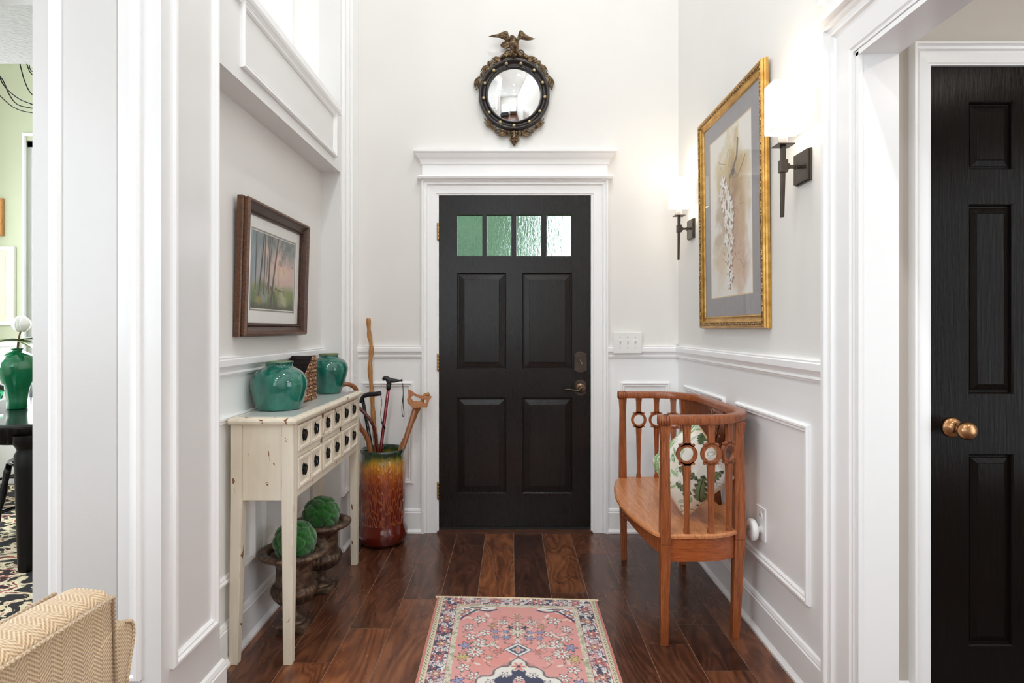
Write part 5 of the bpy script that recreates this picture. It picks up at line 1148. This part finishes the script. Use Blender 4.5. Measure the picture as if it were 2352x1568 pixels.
    # pierced spindles
    def spindle(x, y, ang=0):
        m = MB(); c, s = math.cos(ang), math.sin(ang); fn = lambda a, z, h: (x + a*c - h*s, y + a*s + h*c, z); t = .0075; zc = .749
        def strip(pts):                                      # (z, halfwidth)
            po = [(w, z) for z, w in pts] + [(-w, z) for z, w in pts][::-1]; m.prism(po, fn, -t, t)
        strip([(.440, .012), (.452, .012), (.462, .0085), (.52, .0085), (.66, .0125), (.695, .0145), (.7130, .0145)])
        strip([(.785, .0135), (.81, .0125), (.845, .0135), (.868, .017)])
        N = 40; vs = []
        for i in range(N):
            a = 2*PI*i/N; ro, ri = .0405, .0275
            for rr_, h in ((ro, -t), (ri, -t), (ri, t), (ro, t)): vs.append(fn(rr_ * math.cos(a), zc + rr_ * math.sin(a), h))
        m.add(vs, [(i*4+k, i*4+(k+1) % 4, ((i+1) % N)*4+(k+1) % 4, ((i+1) % N)*4+k) for i in range(N) for k in range(4)])
        for sz in (-1, 1):
            po = [(-.031, zc + sz*.034), (-.029, zc + sz*.041), (-.024, zc + sz*.0385), (-.014, zc + sz*.044), (.014, zc + sz*.044), (.024, zc + sz*.0385), (.029, zc + sz*.041), (.031, zc + sz*.034), (.022, zc + sz*.028), (.010, zc + sz*.0355), (-.010, zc + sz*.0355), (-.022, zc + sz*.028)]
            m.prism(po, fn, -t, t)
        m.build('spindle', m_oak, root)
    for x, dy, an in ((.683, 0, 0), (.778, .003, .1), (.860, .034, .5)):
        spindle(x, yn + dy, an); spindle(x, yf - dy, -an)
    # back board following the rail, carved splat in the middle
    m = MB(); fr_ = [f for f in frames(upath(-.004), 0) if 2.36 < f[0][1] < 3.07 and f[0][0] > .88]; m.sweep([((p[0], p[1], 0), o, u) for p, o, u in fr_], [(-.007, .705), (.007, .705), (.007, .868), (-.007, .868)]); m.build('back_board', m_carved, root)
    m = MB(); xs = .953
    m.prism([(2.61, .866), (2.82, .866), (2.83, .78), (2.80, .70), (2.76, .665), (2.745, .60), (2.76, .50), (2.775, .44), (2.655, .44), (2.67, .50), (2.685, .60), (2.67, .665), (2.63, .70), (2.60, .78)], lambda a, z, h: (xs - h, a, z), 0, .014)
    for s in (-1, 1):
        for a, b, rr_ in ((.03, .84, .022), (.06, .80, .026), (.075, .74, .018), (.03, .75, .026), (.02, .70, .016), (.045, .70, .014)):
            m.tube([(xs - .017, 2.715 + s*(a + rr_ * .6 * math.cos(t) * (1 - t/9)), b + rr_ * math.sin(t) * (1 - t/9)) for t in [q*.5 for q in range(14)]], .0055, 8)
    m.build('carved_splat', m_carved, root, True)
    for y in (2.47, 2.96):                                   # back spindles below the board
        m = MB(); m.box(.948, .960, y - .013, y + .013, .44, .71); m.build('back_slat', m_oak, root, False, .001)
build_settee()

# ------------------------------------------------------------------ leaf cushion on the settee
def build_cushion():
    N = 150; u = np.linspace(-1, 1, N); uu, vv = np.meshgrid(u, u); Sd = .146; th = .078
    n = Vector((-.78, -.60, .16)).normalized(); up = (Vector((0, 0, 1)) - n * n.z).normalized(); rt = up.cross(n); rt.normalize()
    if rt.x < 0: rt = -rt
    a = math.radians(45); e1 = rt * math.cos(a) + up * math.sin(a); e2 = -rt * math.sin(a) + up * math.cos(a)
    cen = Vector((.765, 2.505, .640)); prof = np.clip((1 - np.abs(uu)**3) * (1 - np.abs(vv)**3), 0, 1) ** .45
    wr = 1 + .03 * (fbm(uu, vv, .3, 55) - .5); pinch = 1 - .07 * (1 - np.abs(uu)) * 0 
    ex = 1 - .03 * (1 - vv**2) * np.abs(uu)**3; ey = 1 - .03 * (1 - uu**2) * np.abs(vv)**3
    X = uu * Sd * ex; Y = vv * Sd * ey; hgt = th * prof * wr + .006 * (fbm(uu, vv, .45, 61) - .5) * prof
    E1, E2, Nn, Cc = (np.array(v) for v in (e1, e2, n, cen))
    Pf = Cc + X[..., None] * E1 + Y[..., None] * E2 + hgt[..., None] * Nn; Pb = Cc + X[..., None] * E1 + Y[..., None] * E2 - (hgt * .9)[..., None] * Nn
    # sag onto the seat: nothing below the seat top
    for A in (Pf, Pb): A[..., 2] = np.maximum(A[..., 2], .4415)
    # screen-ish painting axes on the cloth: s to the right, t up
    s = (X * float(e1.dot(rt)) + Y * float(e2.dot(rt))) / .2; t = (X * float(e1.dot(up)) + Y * float(e2.dot(up))) / .2
    c = Canvas(s, t, (240, 238, 228)); c.put((fbm(s, t, .5, 2) - .5) * 3, (236, 222, 196), .5)
    def leaf(x, y, L, w, ang, col, vein=None, lobes=0):
        dx, dy = s - x, t - y; ca, sa = math.cos(ang), math.sin(ang); a_ = (dx*ca + dy*sa) / L; b_ = (-dx*sa + dy*ca) / w
        wd = np.clip(a_, 0, 1) ** .5 * np.clip(1 - a_, 0, 1) ** .6 * 1.6
        if lobes: wd = wd * (.55 + .45 * np.abs(np.sin(a_ * lobes * PI - np.abs(b_) * 1.2)))
        inside = (a_ > 0) & (a_ < 1); c.put(np.where(inside, (wd - np.abs(b_)) / .15, 0), col)
        if vein: c.put(np.where(inside, (.09 - np.abs(b_)) / .05, 0), vein)
    lg, mg, dg, sg = (150, 186, 128), (112, 148, 84), (84, 100, 64), (186, 204, 186)
    rr = random.Random(8)
    for k in range(80): leaf(rr.uniform(-1.1, 0.25), rr.uniform(-1.0, 1.1), rr.uniform(.14, .28), rr.uniform(.03, .06), rr.uniform(.2, 2.6), rr.choice([lg, lg, mg, sg]), (226, 232, 214))
    for k in range(5):
        x0, y0, an = [(-.75, -.2, 1.2), (-.55, .4, .9), (-.35, -.75, 1.8), (-.1, .75, 2.4), (-.9, .1, .6)][k]
        for q in range(7): xx_, yy_ = x0 + math.cos(an)*q*.075, y0 + math.sin(an)*q*.075; leaf(xx_, yy_, .16, .035, an + .8, lg, None); leaf(xx_, yy_, .16, .035, an - .8, lg, None)
    for x, y, L, an in [(-.02, .02, .5, -.35), (.38, -.62, .62, 1.25), (.30, -.48, .40, 2.7), (.62, -.20, .4, .9), (.12, -.55, .26, 1.0), (.28, -.72, .22, .2), (.35, .55, .28, 2.0)]: leaf(x, y, L, L * .30, an, (56, 64, 42), None, 5); leaf(x, y, L*.93, L * .24, an, (118, 130, 92) if L > .3 else dg, (60, 70, 44), 5)
    for x, y in [(.05, -.82), (.16, -.86), (.0, -.95), (.55, -.5), (.7, .0)]: c.put((.012 - np.abs(np.hypot(s - x, t - y) - .055)) / .008, (122, 146, 92))
    for k in range(14): x, y = rr.uniform(-.9, .8), rr.uniform(-.6, .9); c.put((.008 - np.abs(np.hypot(s - x, t - y) - .04)) / .006, (120, 128, 110), .8)
    V = np.concatenate([Pf.reshape(-1, 3), Pb.reshape(-1, 3)]); idx = np.arange(N*N).reshape(N, N)
    qf = np.stack([idx[:-1, :-1], idx[:-1, 1:], idx[1:, 1:], idx[1:, :-1]], -1).reshape(-1, 4); qb = (qf + N*N)[:, ::-1]
    tan = np.ones((N*N, 3)) * np.array((216, 186, 148)); col = np.clip(np.concatenate([c.c.reshape(-1, 3), tan]), 0, 255) / 255; col = np.where(col <= .04045, col / 12.92, ((col + .055) / 1.055) ** 2.4)
    me = bpy.data.meshes.new('throw_pillow'); me.from_pydata(V.tolist(), [], np.vstack([qf, qb]).tolist())
    at = me.color_attributes.new('paint', 'FLOAT_COLOR', 'POINT'); at.data.foreach_set('color', np.hstack([col, np.ones((len(col), 1))]).astype(np.float32).ravel()); me.materials.append(m_cushion)
    for p in me.polygons: p.use_smooth = True
    root = thing('throw_pillow', (cen.x, cen.y, .4415), 'square throw pillow printed with green leaves propped on the settee seat', 'pillow')
    o = bpy.data.objects.new('cover', me); C.objects.link(o); o.parent = root; me.transform(Matrix.Translation(-root.location))
    m = MB(); k = N - 1; ring = [tuple(Pf[0, i]) for i in range(0, N, 3)] + [tuple(Pf[i, k]) for i in range(0, N, 3)] + [tuple(Pf[k, k - i]) for i in range(0, N, 3)] + [tuple(Pf[k - i, 0]) for i in range(0, N, 3)]
    ring = [p for i, p in enumerate(ring) if i == 0 or (Vector(p) - Vector(ring[i-1])).length > 1e-4]; m.tube(ring + [ring[0]], .0026, 8); m.build('piping', simple('tan_piping', (206, 178, 138), .9), root, True)
build_cushion()

# ------------------------------------------------------------------ tweed armchair, lower left
def box_uv(o):
    me = o.data; uv = me.uv_layers.new(name='UVMap') if not me.uv_layers else me.uv_layers[0]
    for p in me.polygons:
        n = p.normal; ax = max(range(3), key=lambda i: abs(n[i]))
        for li in p.loop_indices:
            c = me.vertices[me.loops[li].vertex_index].co
            uv.data[li].uv = (c.y, c.z) if ax == 0 else ((c.x, c.z) if ax == 1 else (c.y, c.x))
def build_armchair():
    root = thing('armchair', (-.95, .55, 0), 'tan herringbone upholstered armchair back and arm at lower left', 'armchair')
    def part(name, mb, bev=.02, seg=4):
        o = mb.build(name, m_tweed, root, True, bev, seg); box_uv(o); return o
    # back: wedge block, top slightly crowned
    m = MB(); xa, xb, ya, yb = -.654, -.574, .10, .852
    ny = 10; rings = []
    for i in range(ny + 1):
        t = i / ny; y = ya + (yb - ya) * t; zt = .871 - .010 * abs(2*t-1)**3
        rings.append([(xa - .02, y, .22), (xb + .01, y, .22), (xb, y, zt - .012), (xb - .016, y, zt), (xa + .018, y, zt + .004), (xa, y, zt - .012)])
    n = 6; vs = [p for r in rings for p in r]; fs = [(i*n+j, i*n+(j+1) % n, (i+1)*n+(j+1) % n, (i+1)*n+j) for i in range(ny) for j in range(n)] + [list(range(n))[::-1], [ny*n + j for j in range(n)]]
    m.add(vs, fs); part('backrest', m, .016)
    m = MB(); m.tube([(xb + .003, ya + .02, .853), (xb + .003, .5, .860), (xb + .003, yb - .012, .853), (xb + .008, yb - .008, .6)], .0028, 8); m.tube([(xa - .001, ya + .02, .857), (xa - .001, .5, .865), (xa - .001, yb - .012, .857)], .003, 8); o = m.build('back_welt', m_tweed, root, True); box_uv(o)
    for s, nm in ((1, 0), (-1, 1)):
        m = MB(); f = lambda y: (y if s > 0 else ya + yb - y)
        prof = [(.78, .20), (.868, .20), (.874, .60), (.880, .66), (.887, .70), (.896, .735), (.903, .760), (.9065, .777), (.9055, .790), (.900, .799), (.888, .804), (.868, .805), (.845, .800), (.825, .788), (.80, .76), (.79, .70)]
        prof = [(y - .020, z) for y, z in prof]; n = len(prof); xs_ = [-1.30, -1.29] + [-1.29 + (xb + .0008 + 1.29) * k / 12 for k in range(1, 13)] + [xb + .0015]; m = MB(); cy_, cz_ = f(.83), .60; vs = []
        for k, x in enumerate(xs_):
            q = .97 if k in (0, len(xs_) - 1) else 1
            vs += [(x, cy_ + (f(y) - cy_) * q, cz_ + (z - cz_) * q) for y, z in prof]
        fs = [(i*n+j, i*n+(j+1) % n, (i+1)*n+(j+1) % n, (i+1)*n+j) for i in range(len(xs_)-1) for j in range(n)]; L0 = (len(xs_)-1) * n
        vs += [(xs_[0], cy_, cz_), (xs_[-1], cy_, cz_)]; fs += [(j, (j+1) % n, len(vs)-2) for j in range(n)] + [(L0+j, L0+(j+1) % n, len(vs)-1) for j in range(n)]
        m.add(vs, fs); o = m.build('arm', m_tweed, root, True); box_uv(o)
        m = MB(); m.tube([(xb + .002, f(y), z) for y, z in prof[2:12] if y > .853], .0026, 8); o = m.build('arm_welt', m_tweed, root, True); box_uv(o)
    m = MB(); m.box(-1.30, xa, ya + .07, .805, .18, .34); part('seat_base', m, .015)
    m = MB(); m.box(-1.33, xa - .01, ya + .10, .79, .34, .47); part('seat_cushion', m, .03)
    for x in (-1.25, -.64):
        for y in (ya + .08, .82): m = MB(); m.hexa([(x-.018, y-.018, 0), (x+.018, y-.018, 0), (x+.018, y+.018, 0), (x-.018, y+.018, 0)], [(x-.028, y-.028, .225), (x+.028, y-.028, .225), (x+.028, y+.028, .225), (x-.028, y+.028, .225)]); m.build('leg', m_espresso, root, False, .002)
build_armchair()

# ------------------------------------------------------------------ dining room
TCX, TCY, TR = -2.62, 3.72, .83
root = thing('dining_table', (TCX, TCY, 0), 'black round dining table with fluted apron beyond the left opening', 'dining table')
m = MB(); m.lathe([(0, .735), (TR - .02, .735), (TR - .005, .738), (TR, .747), (TR - .004, .757), (TR - .014, .760), (0, .760)], (TCX, TCY, 0), 96); m.build('table_top', m_black_gloss, root, True, .001)
m = MB(); m.lathe([(TR - .06, .655), (TR - .04, .655), (TR - .04, .736)], (TCX, TCY, 0), 720, lambda t, j, z: 1 - (.010 * abs(math.sin(65 * t)) if j > 0 else 0)); m.build('fluted_apron', m_black_metal, root, True)
for an in (80, 200, 320):
    pass
for lx, ly in ((-2.463, 2.975), (-3.25, 3.35), (-1.98, 3.25), (-2.62, 4.42)):
    m = MB(); m.lathe([(0, .0105), (.034, .0105), (.036, .02), (.037, .05), (.050, .52), (.052, .60), (.040, .625), (.046, .64), (.058, .66), (.058, .70)], (lx, ly, 0), 16); m.build('leg', m_black_metal, root, True)
m = MB(); m.lathe([(0, .001), (.048, .001), (.052, .006), (.050, .05), (.060, .12), (.085, .19), (.098, .24), (.098, .275), (.080, .315), (.045, .338), (.028, .345), (.026, .352), (.032, .358), (.034, .361), (.028, .361), (.022, .352), (.02, .33)], (-2.955, 3.50, .76), 56); tag(m.build('vase', m_emerald, None, True), 'emerald green baluster vase on the black dining table', 'vase')
root = thing('magnolia_stem', (-2.955, 3.50, 1.10), 'white magnolia bloom with green leaves in the emerald vase', 'flower')
vc = Vector((-2.955, 3.50, 0))
m = MB(); m.tube([vc + Vector((0, 0, 1.0)), vc + Vector((.003, 0, 1.12)), vc + Vector((.02, -.01, 1.19)), vc + Vector((.03, -.01, 1.23))], [.006, .006, .005, .005], 8); m.build('twig', m_stem, root, True)
fc = vc + Vector((.035, -.01, 1.225)); k = 0
for i in range(8):
    t = i * 2*PI/8 * 1.0 + (.3 if i % 2 else 0); out = .034 if i % 2 else .020; m = MB(); N1, N2 = 9, 9; vs = []
    for a in range(N1):
        for b in range(N2):
            s_, w_ = a / (N1-1), (b / (N2-1) - .5) * 2; rad = out * math.sin(PI * min(1, s_ * .80 + .12)) * 1.35 + .004; wd = .030 * math.sin(PI * min(.98, s_ * .9 + .08)); aa = t + w_ * wd / max(rad, .012); vs.append(fc + Vector((rad * math.cos(aa), rad * math.sin(aa), s_ * .095 - .005)))
    m.add(vs, [(a*N2+b, a*N2+b+1, (a+1)*N2+b+1, (a+1)*N2+b) for a in range(N1-1) for b in range(N2-1)]); o = m.build('petal', m_petal, root, True); o.modifiers.new('s', 'SOLIDIFY').thickness = .0015
for d, L in (((-.9, -.2, .12), .16), ((.8, -.3, -.02), .15), ((-.3, -.8, .3), .12), ((.5, .6, .3), .13)):
    m = MB(); d = Vector(d).normalized(); sd = d.cross(Vector((0, 0, 1))).normalized(); N1 = 9; vs = []; st = vc + Vector((.012, -.01, 1.165))
    for a in range(N1):
        s_ = a / (N1-1); w_ = .034 * math.sin(PI * min(1, s_ * .92 + .06)) ** .8; c_ = st + d * L * s_ + Vector((0, 0, -.05 * s_ * s_)); vs += [c_ - sd*w_ + Vector((0, 0, .008)), c_, c_ + sd*w_ + Vector((0, 0, .008))]
    m.add(vs, [(a*3+b, a*3+b+1, (a+1)*3+b+1, (a+1)*3+b) for a in range(N1-1) for b in range(2)]); o = m.build('leaf', m_leaf, root, True); o.modifiers.new('s', 'SOLIDIFY').thickness = .001
m = MB(); m.lathe([(0, .001), (.036, .001), (.034, .004), (.010, .010), (.006, .02), (.006, .06), (.012, .072), (.030, .095), (.038, .13), (.039, .168), (.037, .168), (.036, .13), (.028, .098), (0, .08)], (-2.83, 3.21, .76), 40); tag(m.build('goblet', m_goblet, None, True), 'clear green glass goblet on the dining table beside the vase', 'goblet')
# black spindle chair tucked behind the table leg
def dining_chair(cx_, cy, label, back):
    root = thing('dining_chair', (cx_, cy, 0), label, 'chair', 'black dining chairs')
    m = MB(); m.lathe([(0, .43), (.19, .43), (.205, .440), (.205, .452), (.19, .460), (0, .458)], (cx_, cy, 0), 40); m.build('seat', m_black_gloss, root, True)
    for sx in (-1, 1):
        for sy in (-1, 1):
            b = (cx_ + sx*.19, cy + sy*.19, .0112); t = (cx_ + sx*.14, cy + sy*.14, .44); m = MB(); pts = [Vector(b).lerp(Vector(t), k/8) for k in range(9)]; m.tube(pts, [.011, .013, .019, .014, .019, .021, .015, .019, .016], 12); m.build('leg', m_black_gloss, root, True)
    m = MB(); m.tube([(cx_ - .17, cy - .17, .16), (cx_ - .17, cy + .17, .16)], .010, 8); m.tube([(cx_ + .17, cy - .17, .16), (cx_ + .17, cy + .17, .16)], .010, 8); m.tube([(cx_ - .17, cy, .16), (cx_ + .17, cy, .16)], .010, 8); m.build('stretcher', m_black_gloss, root, True)
    if back:
        bx, by = back
        px, py = -by, bx
        for k in range(5):
            o = (k - 2) * .085; m = MB(); m.tube([(cx_ + bx*.17 + px*o, cy + by*.17 + py*o, .45), (cx_ + bx*.24 + px*o*1.15, cy + by*.24 + py*o*1.15, .92)], .008, 8); m.build('back_spindle', m_black_gloss, root, True)
        m = MB(); m.tube([(cx_ + bx*(.24 - .02*math.cos(k)) + px*k*.1, cy + by*(.24 - .02*math.cos(k)) + py*k*.1, .92) for k in (-2.2, -1.1, 0, 1.1, 2.2)], .018, 10); m.build('top_rail', m_black_gloss, root, True)
dining_chair(-2.83, 3.60, 'black turned leg dining chair tucked under the near side of the table', None)
dining_chair(-3.50, 4.25, 'black spindle back dining chair at the far side of the dining table', (-.6, .8))
m = MB(); m.box(-4.2, -1.9, 2.38, 4.6, 0, .010); tag(m.build('area_rug', m_drug, None, False, .002), 'black and cream floral rug under the dining table', 'rug')
# pictures on the sage wall
def flat_pic(x0, x1, z0, z1, w, mf, label):
    root = thing('framed_print', ((x0+x1)/2, 4.7, z0), label, 'picture', 'small pictures on the sage wall'); fn = lambda a, z, h: (a, 4.698 - h, z)
    m = MB(); frame(m, fn, x0, x1, z0, z1, [(0, 0), (0, .02), (.006, .026), (w*.8, .022), (w, .012), (w, .008)]); m.build('picture_frame', mf, root)
    m = MB(); m.add([fn(x0+w*.9, z0+w*.9, .009), fn(x1-w*.9, z0+w*.9, .009), fn(x1-w*.9, z1-w*.9, .009), fn(x0+w*.9, z1-w*.9, .009)], [(0, 1, 2, 3)]); frame(m, fn, x0+w*.9, x1-w*.9, z0+w*.9, z1-w*.9, [(.05, .009), (.05, .012), (.053, .012), (.053, .009)]); m.build('print', simple('cream_print_paper', (238, 228, 206), .8), root)
flat_pic(-4.28, -3.977, 1.265, 1.893, .03, m_mat_white, 'white framed print on the sage wall above the magnolia')
flat_pic(-4.28, -4.070, 1.98, 2.28, .04, m_pinewood, 'honey wood framed picture higher up on the sage wall')
# chandelier of thin black strands
root = thing('chandelier', (-3.0, 3.6, 3.7), 'black wire chandelier with looping strands over the dining table', 'chandelier')
m = MB(); m.lathe([(0, 3.70), (.07, 3.70), (.07, 3.68), (.01, 3.67)], (-3.0, 3.6, 0), 24); m.tube([(-3.0, 3.6, 3.68), (-3.0, 3.6, 2.95)], .006, 8); m.ball((-3.0, 3.6, 2.93), .05, 16, 10); m.build('canopy', m_black_metal, root, True)
S_ = [[(-40, 60), (-15, 130), (5, 190), (40, 225), (75, 240)], [(-60, 120), (0, 175), (20, 215), (40, 240), (75, 249)], [(30, 80), (46, 148), (58, 190), (75, 218), (110, 235)], [(-80, 190), (-20, 205), (30, 246), (75, 259), (120, 255)], [(40, 60), (62, 148), (75, 172), (100, 190)], [(-30, 40), (55, 120), (70, 160), (90, 170)]]
for i, s_ in enumerate(S_):
    m = MB(); m.tube(spline([P(u, v, 3.35 + .12 * i) for u, v in s_], 5), .0032, 8); m.build('strand', m_black_metal, root, True)
    a, b = P(*s_[0], 3.35 + .12 * i), (-3.0, 3.6, 2.95); m = MB(); m.tube(spline([a, ((a[0]+b[0])/2, (a[1]+b[1])/2, max(a[2], b[2]) - .05), b], 6), .0032, 8); m.build('strand', m_black_metal, root, True)

# guessed furnishings, added so the convex mirror has something dark to reflect
root = thing('sideboard', (-.2, -5.65, 0), 'dark wooden sideboard added at the rear wall for the convex mirror to reflect', 'sideboard')
m = MB(); m.box(-1.1, .7, -5.88, -5.45, .12, .86); m.build('body', m_espresso, root, False, .004); m = MB(); m.box(-1.13, .73, -5.89, -5.42, .86, .89); m.build('worktop', m_espresso, root, False, .004)
for k in range(4): m = MB(); m.box(-1.08 + k * .445, -.66 + k * .445, -5.45, -5.432, .15, .83); d = m.build('door', m_frame_in, root, False, .003); m = MB(); m.ball((-.70 + k * .445 - (.34 if k % 2 else 0), -5.422, .5), .014, 12, 8); m.build('knob', m_brass, d, True)
for x in (-1.04, .64):
    for y in (-5.83, -5.5): m = MB(); m.box(x - .025, x + .025, y - .025, y + .025, 0, .12); m.build('leg', m_espresso, root)
root = thing('added_sofa', (-2.5, -4.2, 0), 'dark leather sofa added behind the viewer for the convex mirror to reflect', 'sofa')  # unseen guess, put in as a dark shape for the mirror
m = MB(); m.box(-3.5, -1.5, -4.65, -3.75, .10, .42); m.build('seat_base', m_black_rubber, root, False, .03); m = MB(); m.box(-3.5, -1.5, -4.75, -4.50, .30, .88); m.build('backrest', m_black_rubber, root, False, .05)
for x in (-3.6, -1.62): m = MB(); m.box(x, x + .22, -4.70, -3.75, .10, .64); m.build('arm', m_black_rubber, root, False, .05)
for x in (-3.36, -2.46): m = MB(); m.box(x, x + .86, -4.50, -3.74, .42, .54); m.build('seat_cushion', m_black_rubber, root, False, .04)
for x in (-3.5, -1.5):
    for y in (-4.65, -3.85): m = MB(); m.box(x - .03, x + .03, y - .03, y + .03, 0, .10); m.build('leg', m_espresso, root)
for o in bpy.data.objects:
    if o.type == 'MESH' and o.parent is None and 'kind' not in o and 'category' not in o: print('UNTAGGED', o.name)
